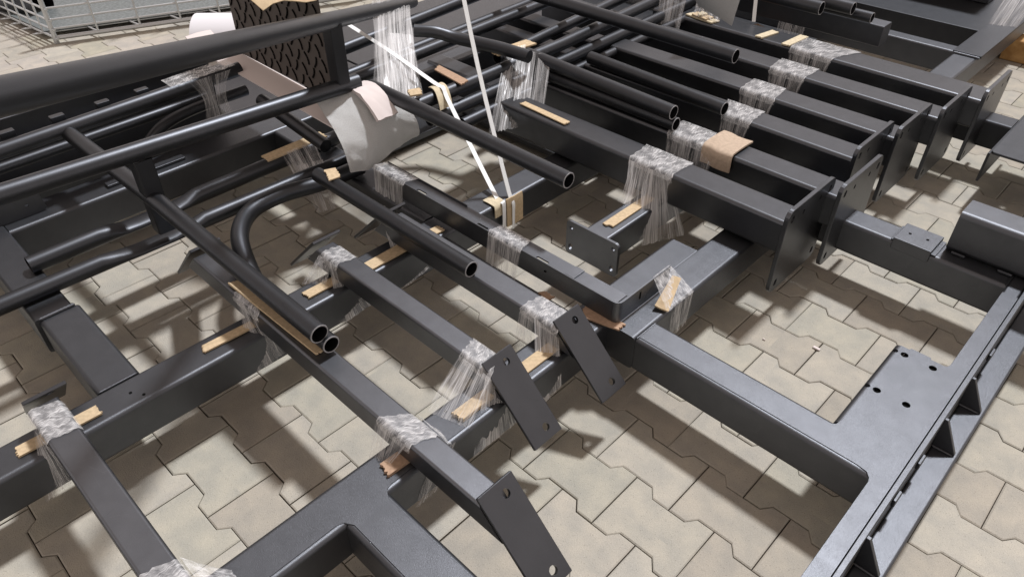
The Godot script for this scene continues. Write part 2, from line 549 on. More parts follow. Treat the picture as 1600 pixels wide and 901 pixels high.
func build_pavement(cam: Camera3D):
	var root := Node3D.new()
	root.name = "pavement"
	root.set_meta("kind", "structure")
	add_child(root)
	var bed := PlaneMesh.new()
	bed.size = Vector2(80, 80)
	var sb := part("sand_bed", bed, M.sand, root)
	sb.position = Vector3(0, -0.0085, 0)
	sb.set_meta("kind", "structure")
	var mesh := paver_mesh()
	var near := []
	var far := []
	var inv := cam.transform.affine_inverse()
	var ty := tan(deg_to_rad(cam.fov) / 2)
	for m in range(-14, 46):
		for n in range(-42, 14):
			var u := n + 0.5 * (m % 2 if m >= 0 else -(m % 2)) + 0.5
			var off := 0.5 + LONG / 2.0
			var x := (u + off) * 0.2
			var z := -(m + 0.5) * PITCH
			var c := inv * Vector3(x, 0, z)
			var seen: bool = c.z < -0.2 and abs(c.x / -c.z) < ty * 1.7778 + 0.14 and abs(c.y / -c.z) < ty + 0.14
			var d := c.length()
			if seen: near.append([d, x, z])
			elif abs(x) < 7.0: far.append([d, x, z])
	near.sort_custom(func(a, b): return a[0] < b[0])
	rng.seed = 11
	for i in near.size():
		if i >= 296:
			far.append(near[i]); continue
		var o := MeshInstance3D.new()
		o.name = "paver"
		o.mesh = mesh
		o.material_override = M.paver[rng.randi() % M.paver.size()]
		o.position = Vector3(near[i][1] + rng.randf_range(-0.0006, 0.0006), rng.randf_range(-0.0014, 0.0), near[i][2] + rng.randf_range(-0.0006, 0.0006))
		o.rotation = Vector3(rng.randf_range(-0.004, 0.004), rng.randf_range(-0.004, 0.004), rng.randf_range(-0.004, 0.004))
		root.add_child(o, true)
	var mm := MultiMesh.new()
	mm.transform_format = MultiMesh.TRANSFORM_3D
	mm.use_colors = true
	mm.mesh = mesh
	mm.instance_count = far.size()
	for i in far.size():
		mm.set_instance_transform(i, Transform3D(Basis(Vector3.UP, rng.randf_range(-0.004, 0.004)), Vector3(far[i][1], rng.randf_range(-0.0014, 0.0), far[i][2])))
		var t := rng.randf_range(0.9, 1.07)
		mm.set_instance_color(i, Color(t, t * rng.randf_range(0.97, 1.0), t * rng.randf_range(0.95, 1.02)))
	var mi := MultiMeshInstance3D.new()
	mi.name = "pavers_beyond"
	mi.multimesh = mm
	var fm: StandardMaterial3D = M.paver[0].duplicate()
	fm.vertex_color_use_as_albedo = true
	mi.material_override = fm
	mi.set_meta("kind", "stuff")
	root.add_child(mi, true)

# ---------------------------------------------------------------- pieces of the stack
func end_plate_45(t: Node3D, x: float, y: float, zc: float, right: bool, length := 0.215, wid := 0.084):
	# slanted flange: falls away from the bar at 45 degrees
	var s := 1.0 if right else -1.0
	var up := Vector3(-s, 0.97, 0).normalized()
	var bx := Vector3(0, 0, -s)
	var bz := bx.cross(up)
	var mid := Vector3(x, y, zc) - up * length / 2
	part("end_plate", plate(wid, length, 0.002, 0.008, [[Vector2(0.010 * s, length / 2 - 0.026), 0.009, 0.009], [Vector2(0.010 * s, -length / 2 + 0.026), 0.009, 0.009]], Transform3D(Basis(bx, up, bz), mid)), M.steel_beam, t)

func brace(label: String, zf: float, zb: float, xl: float, xr: float, top := 0.27, h := 0.06, right_plate := true) -> Node3D:
	var t := thing("brace_bar", label, "steel bar", Vector3(xl, top - h, zf), "mitred braces laid across the frames")
	part("bar", bar(Vector3(xl + 0.012, top - h, zb), Vector3(xr + 0.004, top, zf), 0, 0.007, 1.0, 1.0), M.steel_satin, t)
	end_plate_45(t, xl, top + 0.014, zf - 0.0425, false)
	if right_plate: end_plate_45(t, xr, top + 0.014, zf - 0.0425, true)
	return t

func crossbar(label: String, zf: float, zb: float, xl: float, xp: float, top := 0.31) -> Node3D:
	var t := thing("cross_beam", label, "steel beam", Vector3(xl, top - 0.1, zf), "row of cross beams with bolt-on end plates")
	part("box_tube", bar(Vector3(xl, top - 0.1, zb), Vector3(xp - 0.012, top, zf), 0, 0.012, 0, 0, 0.005), M.steel_beam, t)
	var w := 0.265; var h := 0.265
	var c := Vector3(xp - 0.006, top + 0.04 - h / 2, zf + 0.012 - w / 2)
	var hs := []
	for i in [-1, 1]:
		for j in [-1, 1]:
			hs.append([Vector2(i * (w / 2 - 0.027), j * (h / 2 - 0.03)), 0.008, 0.011])
	hs.append([Vector2(-0.045, h / 2 - 0.034), 0.006, 0.007])
	hs.append([Vector2(0.05, h / 2 - 0.034), 0.006, 0.007])
	part("end_plate", plate(w, h, 0.024, 0.012, hs, Transform3D(Basis(Vector3(0, 0, -1), Vector3(0, 1, 0), Vector3(1, 0, 0)), c)), M.steel_beam, t)
	return t

func board_strip(label: String, quad: Array, y: float, th: float, mt: Material, seed_: int, grp := "cardboard spacers between the steel") -> MeshInstance3D:
	# torn strip of card; quad holds four [x, z] corners, the 1st-2nd and 3rd-4th sides are torn
	var r := RandomNumberGenerator.new(); r.seed = seed_
	var o := []
	for k in 4:
		var a := Vector2(quad[k][0], quad[k][1]); var b := Vector2(quad[(k + 1) % 4][0], quad[(k + 1) % 4][1])
		var nr := (b - a).orthogonal().normalized()
		var st := 12 if k % 2 == 0 else 2
		for s in st:
			var p := a.lerp(b, float(s) / st)
			if k % 2 == 0 and s > 0: p += nr * r.randf_range(-0.0032, 0.0032)
			o.append(p)
	var ar := 0.0
	for i in o.size(): ar += o[i].cross(o[(i + 1) % o.size()])
	if ar < 0: o.reverse()
	var t := Transform3D(Basis(Vector3(1, 0, 0), Vector3(0, 0, 1), Vector3(0, -1, 0)), Vector3(0, y - th / 2, 0))
	return single("cardboard_strip", plate_from(o, th, [], t, 0.0005), mt, label, "cardboard", grp)

func film_top(md_rows: int, x0f: float, x1f: float, x0b: float, x1b: float, zf: float, zb: float, y: float, df: float, db: float, sd: int) -> ArrayMesh:
	# band of film pulled tight over a bar that runs along x
	var n := FastNoiseLite.new(); n.seed = sd; n.frequency = 18.0; n.fractal_octaves = 3
	var rows := []
	var prof := [Vector2(zf + 0.004, y - df), Vector2(zf + 0.003, y - df * 0.5), Vector2(zf + 0.0025, y - 0.006), Vector2(zf - 0.004, y + 0.002)]
	for k in range(1, 8): prof.append(Vector2(lerp(zf - 0.004, zb + 0.004, k / 8.0), y + 0.0025))
	prof.append(Vector2(zb + 0.004, y + 0.002)); prof.append(Vector2(zb - 0.0025, y - 0.006)); prof.append(Vector2(zb - 0.003, y - db))
	for i in prof.size():
		var f: float = clamp((zf - prof[i].x) / (zf - zb), 0.0, 1.0)
		var row := []
		for j in 25:
			var g := j / 24.0
			var x: float = lerp(lerp(x0f, x0b, f), lerp(x1f, x1b, f), g)
			x += 0.006 * n.get_noise_2d(i * 0.04, g * 0.2 + 3.0)
			var w: float = 0.5 + 0.5 * n.get_noise_2d(x * 1.5, prof[i].x * 3.0 + prof[i].y)
			var on: float = 1.0 if i > 2 and i < prof.size() - 2 else 0.6
			row.append(Vector3(x, prof[i].y + 0.0022 * w * on, prof[i].x + (0.0015 * w if i <= 2 else 0.0)))
		rows.append(row)
	return sheet(rows)

func film_skirt(a0: Vector3, a1: Vector3, b0: Vector3, b1: Vector3, sd: int, rip := 0.006, pinch := 0.0) -> ArrayMesh:
	# hanging film stretched from the edge a0-a1 down to b0-b1
	var n := FastNoiseLite.new(); n.seed = sd; n.frequency = 1.0
	var rows := []
	var nr := (a1 - a0).cross(b0 - a0).normalized()
	for i in 13:
		var f := i / 12.0
		var row := []
		for j in 33:
			var g := j / 32.0
			var gg: float = lerp(g, 0.5 + (g - 0.5) * (1.0 - pinch), sin(f * PI))
			var p := a0.lerp(a1, gg).lerp(b0.lerp(b1, gg), f)
			var jag: float = 0.025 * n.get_noise_2d(g * 14.0, 5.0) * f
			p += (b0 - a0) * jag
			p += nr * rip * n.get_noise_2d(g * 9.0, f * 0.8) * (0.3 + f)
			row.append(p)
		rows.append(row)
	return sheet(rows)

func film_wrap(label: String, where: Vector3) -> Node3D:
	return thing("stretch_film", label, "plastic film", where, "stretch film tied round the steel")

func ribbon(pts: Array, w: Vector3, th := 0.0012) -> ArrayMesh:
	var rows := []
	for p in pts:
		var row := []
		for k in 3: row.append(p + w * (k - 1) * 0.5)
		rows.append(row)
	return sheet(rows, th)

func weld(a: Vector3, b: Vector3, r: float, t: Node3D, mt: Material):
	var n := int(max(4, a.distance_to(b) / 0.0045))
	var pts := []; var sq := []
	for i in n + 1:
		pts.append(a.lerp(b, float(i) / n))
		var q := (0.80 + 0.28 * (i % 2)) * (0.35 if i == 0 or i == n else 1.0)
		sq.append([q, q])
	part("weld_bead", pipe(pts, r, false, false, 8, sq), mt, t)

func dot(p: Vector3, r: float, t: Node3D, called := "bolt_hole_dark"):  # black disc laid on the surface, painting the dark of a hole
	var c := CylinderMesh.new()
	c.top_radius = r; c.bottom_radius = r; c.height = 0.001; c.radial_segments = 14; c.rings = 1
	var o := part(called, c, M.hole, t)
	o.position = p - origin(t)

# ---------------------------------------------------------------- the scene
func _ready():
	# camera
	var cam := Camera3D.new()
	cam.name = "camera"
	cam.fov = 42.98
	cam.near = 0.05
	cam.far = 120.0
	var pit := 0.683746; var rol := -0.0032; var yaw := -0.77226
	var fw := Vector3(sin(yaw) * cos(pit), -sin(pit), -cos(yaw) * cos(pit))
	var rt := Vector3(cos(yaw), 0, sin(yaw))
	var up := rt.cross(fw)
	var r2 := rt * cos(rol) + up * sin(rol)
	var u2 := up * cos(rol) - rt * sin(rol)
	cam.transform = Transform3D(Basis(r2, u2, -fw), Vector3(0.54351, 1.36737, 1.46870))
	add_child(cam)
	cam.current = true
	# light
	var we := WorldEnvironment.new()
	we.name = "environment"
	var env := Environment.new()
	env.background_mode = Environment.BG_SKY
	var sky := Sky.new()
	var ps := ProceduralSkyMaterial.new()
	ps.sky_top_color = Color(0.64, 0.585, 0.555)
	ps.sky_horizon_color = Color(1.0, 0.97, 0.96)
	ps.sky_curve = 0.16
	ps.ground_horizon_color = Color(0.20, 0.18, 0.16)
	ps.ground_bottom_color = Color(0.16, 0.14, 0.12)
	ps.sun_angle_max = 1.0
	ps.energy_multiplier = 1.55
	sky.sky_material = ps
	env.sky = sky
	env.tonemap_mode = Environment.TONE_MAPPER_LINEAR
	env.tonemap_exposure = 1.0
	env.sdfgi_enabled = true
	env.ssao_enabled = true
	env.ssil_enabled = true
	we.environment = env
	add_child(we)
	var sun := DirectionalLight3D.new()
	sun.name = "sun"
	sun.light_energy = 1.35
	sun.light_color = Color(0.985, 0.985, 1.0)
	sun.light_angular_distance = 4.5
	sun.shadow_enabled = true
	sun.transform = Transform3D(Basis.looking_at(Vector3(0.03, -1.0, 0.475), Vector3.RIGHT), Vector3(0, 4, -2))
	add_child(sun)

	make_materials()
	build_pavement(cam)
	frames()
	upper_steel()
	tubes()
	background()
	cardboard()
	films()

const T := 0.2
const B := 0.1

func frames():
	# right-hand welded frame: long side rail with an angle, two cross members, corner plate
	var f := thing("welded_frame", "black welded steel base frame with gusseted side rail and drilled corner plate", "steel frame", Vector3(0.46, 0.1, 0.3))
	part("side_rail", bar(Vector3(0.4375, B, -0.95), Vector3(0.4745, T, 1.25), 2, 0.006), M.steel, f)
	var wp := part("web_plate", block(Vector3(0.4755, B, -0.95), Vector3(0.4865, T + 0.004, 1.25), 0.0015), M.steel, f)
	part("bottom_flange", bar(Vector3(0.487, B, -0.95), Vector3(0.541, B + 0.012, 1.25), 2, 0.006), M.steel, f)
	for z in [-0.045, 0.118, 0.50, 0.66]:
		var tri := [Vector2(0, 0), Vector2(0.046, 0), Vector2(0.046, 0.006), Vector2(0.006, 0.082), Vector2(0, 0.082)]
		var gs := part("gusset", plate_from(tri, 0.008, [], Transform3D(Basis(), Vector3(0.4868, B + 0.0125, z)), 0.0008), M.steel, f)
		weld(Vector3(0.488, B + 0.014, z + 0.0055), Vector3(0.530, B + 0.014, z + 0.0055), 0.0035, gs, M.steel)
	for z in [-0.20, 0.225, 0.345]:
		part("weld_tab", block(Vector3(0.487, 0.158, z), Vector3(0.494, 0.178, z + 0.032), 0.002), M.steel, wp)
	part("cross_member", bar(Vector3(-0.119, B, 0.291), Vector3(0.437, T - 0.0008, 0.3765), 0, 0.011), M.steel, f)
	part("cross_member", bar(Vector3(-0.119, B, -0.520), Vector3(0.437, T - 0.0008, -0.432), 0, 0.011), M.steel, f)
	part("long_member", bar(Vector3(-0.2165, B, -2.9), Vector3(-0.120, T, 0.3765), 2, 0.011), M.steel, f)
	part("cross_member", bar(Vector3(-2.6, B, -2.04), Vector3(-0.2175, T - 0.0008, -1.965), 0, 0.010), M.steel, f)
	part("deck_plate", block(Vector3(-2.6, B, -3.3), Vector3(-0.2175, T + 0.006, -2.268), 0.003), M.steel_dark, f)
	part("cap_plate", block(Vector3(-0.219, T + 0.0005, -2.9), Vector3(-0.108, T + 0.012, -1.945), 0.002), M.steel_dark, f)
	var skin := [Vector2(0.334, -0.030), Vector2(0.352, -0.030), Vector2(0.354, -0.036), Vector2(0.398, -0.036), Vector2(0.400, -0.030), Vector2(0.427, -0.030), Vector2(0.434, -0.033), Vector2(0.4375, -0.042), Vector2(0.4375, -0.40), Vector2(0.4742, -0.40), Vector2(0.4742, 0.80), Vector2(0.4375, 0.80), Vector2(0.4375, 0.390), Vector2(0.435, 0.380), Vector2(0.426, 0.3690), Vector2(0.405, 0.3655), Vector2(-0.117, 0.3655), Vector2(-0.117, 0.302), Vector2(0.322, 0.302), Vector2(0.330, 0.296), Vector2(0.334, 0.276)]
	skin.reverse()
	var pl := plate_from(skin, 0.004, [[Vector2(0.351, -0.004), 0.0085, 0.0085], [Vector2(0.413, -0.005), 0.0085, 0.0085], [Vector2(0.351, 0.146), 0.0085, 0.0085], [Vector2(0.413, 0.144), 0.0085, 0.0085]], Transform3D(Basis(Vector3(1, 0, 0), Vector3(0, 0, 1), Vector3(0, -1, 0)), Vector3(0, T - 0.0012, 0)), 0.0005)
	var cp := part("corner_plate", pl, M.steel, f)
	part("rolled_edge", bar(Vector3(0.3225, 0.165, -0.029), Vector3(0.3475, T + 0.0006, 0.288), 2, 0.012), M.steel, f)
	for p in [Vector3(0.331, T + 0.0004, -0.004), Vector3(0.331, T + 0.0004, 0.146)]: dot(p, 0.0055, cp)
	part("hole_backing", block(Vector3(0.349, B + 0.01, -0.02), Vector3(0.43, T - 0.0055, 0.285), 0.002), M.hole, f)  # black block added under the plate so its holes read dark
	var mp := part("mounting_pad", block(Vector3(0.150, T - 0.022, -0.523), Vector3(0.250, T + 0.013, -0.428), 0.0015), M.steel, f)
	part("mounting_seat", block(Vector3(0.143, T + 0.0004, -0.518), Vector3(0.262, T + 0.0035, -0.434), 0.001), M.steel, f)
	for p in [Vector3(0.176, T + 0.0132, -0.475), Vector3(0.222, T + 0.0132, -0.478)]: dot(p, 0.004, mp)
	for p in [Vector3(0.085, T - 0.0006, 0.325), Vector3(0.115, T - 0.0006, 0.318), Vector3(0.445, T + 0.0002, 0.30), Vector3(0.452, T + 0.0002, 0.325)]: dot(p, 0.003, f)
	# raised channel box on the corner
	part("raised_housing", bar(Vector3(0.268, T + 0.001, -0.585), Vector3(0.80, 0.318, -0.484), 0, 0.016), M.steel, f)
	for x in [0.285, 0.40]: part("weld_tab", block(Vector3(x, T + 0.0005, -0.4835), Vector3(x + 0.035, T + 0.008, -0.4765), 0.002), M.steel, f)

	single("side_panel", bar(Vector3(-1.965, 0.10, 0.45), Vector3(-1.900, 0.405, 2.2), 2, 0.004), M.steel_beam, "deep black side panel on edge, in the shade under the rising tube", "steel panel")
	single("shade_sheet", block(Vector3(-2.7, 0.02, -2.6), Vector3(-0.86, 0.045, -0.37), 0.003), M.steel_beam, "added flat black sheet standing for the shade on the paving beneath the rack bars", "steel panel")  # sheet added to black out lit paving, in place of shade under the racks
	single("shade_sheet", block(Vector3(-2.7, 0.02, -0.36), Vector3(-1.50, 0.045, 0.30), 0.003), M.steel_beam, "narrow added black sheet standing for the shade on the paving below the tall film curtain", "steel panel")  # second added sheet, darkening the paving further left
	var lab := ["black beam under the rack bars in line with the second cross beam", "black beam under the rack bars with a lit top near the highest tube", "black beam in the dark between the rack bars, in front of the lit one", "black beam at the very back below the rack bars"]
	var zz := [[-0.36, -0.45, 0.21], [-0.772, -0.860, 0.31], [-0.633, -0.705, 0.30], [-1.05, -1.15, 0.30]]
	for k in 4:
		single("cross_beam", bar(Vector3(-1.715, zz[k][2] - 0.1, zz[k][1]), Vector3(-1.13, zz[k][2], zz[k][0]), 0, 0.011), M.steel_beam, lab[k], "steel beam", "beams under the rack bars")

	weld(Vector3(-0.1185, T - 0.006, 0.377), Vector3(-0.1185, B + 0.01, 0.377), 0.004, f, M.steel)
	weld(Vector3(-0.1185, T - 0.0015, 0.372), Vector3(-0.1185, T - 0.0015, 0.298), 0.0035, f, M.steel)
	weld(Vector3(0.436, T - 0.012, 0.3775), Vector3(0.436, B + 0.01, 0.3775), 0.005, f, M.steel)
	weld(Vector3(0.436, T - 0.002, -0.436), Vector3(0.436, T - 0.002, -0.515), 0.004, f, M.steel)
	weld(Vector3(-0.215, T + 0.003, -1.942), Vector3(-0.112, T + 0.003, -1.942), 0.006, f, M.steel)

	# front T-shaped frame
	var g := thing("welded_frame", "black welded T-shaped steel frame nearest the viewer", "steel frame", Vector3(-0.25, 0.1, 1.08))
	part("long_member", bar(Vector3(-0.2945, B, -0.02), Vector3(-0.2005, T, 1.9), 2, 0.011), M.steel, g)
	part("cross_member", bar(Vector3(-0.2, B, 1.037), Vector3(0.75, T - 0.0008, 1.138), 0, 0.011), M.steel, g)
	var tee := [Vector2(-0.2835, 0.70), Vector2(-0.2115, 0.70), Vector2(-0.2115, 1.024), Vector2(-0.207, 1.038), Vector2(-0.190, 1.048), Vector2(0.70, 1.048), Vector2(0.70, 1.127), Vector2(-0.190, 1.127), Vector2(-0.207, 1.137), Vector2(-0.2115, 1.151), Vector2(-0.2115, 1.80), Vector2(-0.2835, 1.80)]
	tee.reverse()
	part("joint_plate", plate_from(tee, 0.004, [], Transform3D(Basis(Vector3(1, 0, 0), Vector3(0, 0, 1), Vector3(0, -1, 0)), Vector3(0, T - 0.0012, 0)), 0.0005), M.steel, g)
	for p in [Vector3(-0.272, T + 0.0009, 0.832), Vector3(-0.25, T + 0.0009, 1.335), Vector3(-0.235, T + 0.0009, 1.38)]: dot(p, 0.003, g)

	weld(Vector3(-0.1990, T - 0.008, 1.036), Vector3(-0.1990, B + 0.01, 1.036), 0.005, g, M.steel)
	weld(Vector3(-0.1990, T - 0.008, 1.139), Vector3(-0.1990, B + 0.01, 1.139), 0.005, g, M.steel)
	# left frame
	var l := thing("welded_frame", "large black welded steel base frame with long rails under the left tubes", "steel frame", Vector3(-0.8, 0.1, 1.1))
	part("long_member", bar(Vector3(-0.850, B, -1.6), Vector3(-0.756, T, 2.2), 2, 0.011), M.steel, l)
	part("cross_member", bar(Vector3(-1.187, B, 1.226), Vector3(-0.851, T - 0.0008, 1.321), 0, 0.011), M.steel, l)
	part("cross_member", bar(Vector3(-2.9, B, 1.2395), Vector3(-1.1885, T + 0.003, 1.33), 0, 0.008), M.steel, l)
	part("long_member", bar(Vector3(-1.768, B, -1.2), Vector3(-1.641, T, 1.2390), 2, 0.011), M.steel, l)
	part("cross_member", bar(Vector3(-1.6405, B, 0.306), Vector3(-0.851, T - 0.0008, 0.40), 0, 0.011), M.steel, l)
	part("slot_bar", block(Vector3(-1.700, T + 0.0004, 0.70), Vector3(-1.672, T + 0.010, 0.95), 0.002), M.steel, l)
	var tab := [Vector2(-0.20, 0), Vector2(0.122, 0), Vector2(0.131, 0.010), Vector2(0.125, 0.058), Vector2(-0.20, 0.062)]
	part("tab_plate", plate_from(tab, 0.006, [[Vector2(0.085, 0.034), 0.0055, 0.0055], [Vector2(-0.005, 0.030), 0.0055, 0.0055]], Transform3D(Basis(Vector3(0, 0, -1), Vector3(0, 1, 0), Vector3(1, 0, 0)), Vector3(-1.688, T + 0.0005, 1.251)), 0.0008), M.steel, l)
	for p in [Vector3(-0.80, T + 0.0002, 1.268), Vector3(-0.775, T + 0.0002, 1.25)]: dot(p, 0.0035, l)

	weld(Vector3(-1.188, T + 0.002, 1.235), Vector3(-1.188, T + 0.002, 1.318), 0.0055, l, M.steel)
	weld(Vector3(-0.8505, T - 0.0015, 1.232), Vector3(-0.8505, T - 0.0015, 1.315), 0.003, l, M.steel)
	weld(Vector3(-1.640, T - 0.0015, 1.238), Vector3(-1.640, B + 0.01, 1.238), 0.005, l, M.steel)
	# stub frame with a flange
	var s := thing("flanged_beam", "short black beam ending in an upright four-hole flange plate under the cross beams", "steel beam", Vector3(-0.455, 0.1, 0.1))
	part("box_tube", bar(Vector3(-0.496, B + 0.005, -1.55), Vector3(-0.4145, T, 0.106), 2, 0.009), M.steel_satin, s)
	part("flange_plate", plate(0.186, 0.112, 0.013, 0.010, [[Vector2(-0.075, 0.034), 0.0065, 0.0065], [Vector2(0.075, 0.034), 0.0065, 0.0065], [Vector2(-0.075, -0.030), 0.0065, 0.011], [Vector2(0.075, -0.030), 0.0065, 0.011]], Transform3D(Basis(Vector3(1, 0, 0), Vector3(0, 1, 0), Vector3(0, 0, 1)), Vector3(-0.4625, 0.150, 0.1115))), M.steel_satin, s)

	# frame at the far right edge: cover plate folded down at its edge
	var c := thing("folded_cover", "black folded sheet cover with two bolt holes beside the plate ends", "steel cover", Vector3(0.3, 0.2, -1.25))
	part("top_sheet", plate(0.75, 0.42, 0.012, 0.008, [[Vector2(-0.285, 0.06), 0.007, 0.007], [Vector2(-0.205, 0.07), 0.007, 0.007]], Transform3D(Basis(Vector3(1, 0, 0), Vector3(0, 0, 1), Vector3(0, -1, 0)), Vector3(0.553, T - 0.004, -1.362))), M.steel_dark, c)
	part("folded_edge", block(Vector3(0.170, 0.085, -1.565), Vector3(0.178, T - 0.009, -1.156), 0.002), M.steel_dark, c)
	part("support_beam", bar(Vector3(-0.02, B, -1.475), Vector3(0.172, T - 0.001, -1.383), 0, 0.010), M.steel_dark, c)

func upper_steel():
	brace("mitred black brace running across the front frame with slanted plate at bottom centre", 0.974, 0.918, -1.065, -0.027)
	brace("short mitred black brace with slanted two-hole plate, second from the front", 0.739, 0.684, -0.873, -0.257)
	brace("short mitred black brace lying beside the channel with its plate over the cross member", 0.537, 0.474, -0.853, -0.238)
	brace("mitred black brace at the front left corner with a small end plate and film", 1.445, 1.386, -0.828, 0.35, 0.27, 0.06, false)
	# cross beams
	crossbar("black cross beam with end plate nearest the flanged stub, front of the row", -0.136, -0.236, -1.10, -0.03)
	crossbar("black cross beam carrying the folded cardboard saddle, second in the row", -0.347, -0.445, -1.06, 0.012)
	crossbar("black cross beam third in the row under the purplish tube end", -0.578, -0.680, -1.08, -0.05)
	crossbar("black cross beam fourth in the row with white film band at mid-length", -0.787, -0.892, -1.12, -0.013)
	crossbar("black cross beam fifth in the row, behind the highest tube end", -1.018, -1.126, -1.10, 0.032)
	crossbar("black cross beam with two pale card strips on top, last in the row", -1.25, -1.385, -1.25, 0.087)
	# channel with a top flange
	var c := thing("folded_channel", "black folded channel with slotted top flange and turned corner", "steel channel", Vector3(-0.6, 0.21, 0.37))
	part("front_web", bar(Vector3(-1.09, 0.2085, 0.371), Vector3(-0.194, 0.2680, 0.375), 0, 0.001), M.steel_satin, c)
	var tf := plate(0.902, 0.046, 0.001, 0.004, [[Vector2(-0.001, 0.0150), 0.020, 0.0042], [Vector2(0.214, 0.0150), 0.020, 0.0042], [Vector2(-0.25, 0.0150), 0.020, 0.0042]], Transform3D(Basis(Vector3(1, 0, 0), Vector3(0, 0, 1), Vector3(0, -1, 0)), Vector3(-0.639, 0.2620, 0.3495)))
	part("rear_lip", block(Vector3(-1.09, 0.2642, 0.3262), Vector3(-0.74, 0.2695, 0.3292), 0.0008), M.steel_satin, c)
	part("top_flange", tf, M.steel_satin, c)
	part("lap_plate", block(Vector3(-0.345, 0.2643, 0.328), Vector3(-0.318, 0.2675, 0.3705), 0.0008), M.steel_satin, c)
	var corner := smooth_path([Vector3(-0.194, 0, 0.373), Vector3(-0.186, 0, 0.3705), Vector3(-0.1805, 0, 0.3645), Vector3(-0.179, 0, 0.356)], 4)
	var rows := []
	for k in 2:
		var row := []
		for p in corner: row.append(p + Vector3(0, 0.268 if k == 0 else 0.2085, 0))
		for zz in [0.30, 0.24, 0.166]: row.append(Vector3(-0.179, 0.268 if k == 0 else 0.2085, zz))
		rows.append(row)
	part("side_return", sheet(rows, 0.004), M.steel_satin, c)
	dot(Vector3(-0.405, 0.245, 0.3753), 0.004, c, "bolt_hole_dark")
	single("round_bar", pipe([Vector3(-0.752, 0.172, 0.404), Vector3(-0.298, 0.172, 0.404)], 0.016, false, false, 20), M.steel_tube, "thin black round bar in the dark under the slotted channel", "steel tube")
	part("slot_dark_strip", bar(Vector3(-0.1768, 0.236, 0.286), Vector3(-0.1764, 0.257, 0.292), 1, 0.0002), M.hole, c)  # black strip painting the dark of a slot
	dot(Vector3(-0.405, 0.2450, 0.3756), 0.0001, c)

func tube(label: String, pts: Array, r: float, o0 := true, o1 := true, sq := []) -> MeshInstance3D:
	var o := single("steel_tube", pipe(pts, r, o0, o1, 32, sq), M.steel_tube, label, "steel tube", "loose steel tubes on the stack")
	if o1 and sq.is_empty():
		# bare cut edge of the wall, its pale grey painting in the highlight
		var e: Vector3 = pts[-1]
		var d: Vector3 = (e - pts[-2]).normalized()
		var sd := d.cross(Vector3.UP).normalized()
		var uu := sd.cross(d)
		var md := MD.new()
		for k in 32:
			var q := []
			for a in [TAU * k / 32.0, TAU * (k + 1) / 32.0]:
				var w: Vector3 = sd * cos(a) + uu * sin(a)
				q.append([e + w * (r + 0.0001) - d * 0.0008, e + w * (r - 0.0008) + d * 0.0006, e + w * (r - 0.0032) + d * 0.0006, (w + d * 0.6).normalized()])
			md.quad(q[0][0], q[1][0], q[1][1], q[0][1], q[0][3], q[1][3], q[1][3], q[0][3])
			md.quad(q[0][1], q[1][1], q[1][2], q[0][2], d, d, d, d)
		part("cut_rim_highlight", md.done(), M.rim, o)
	return o

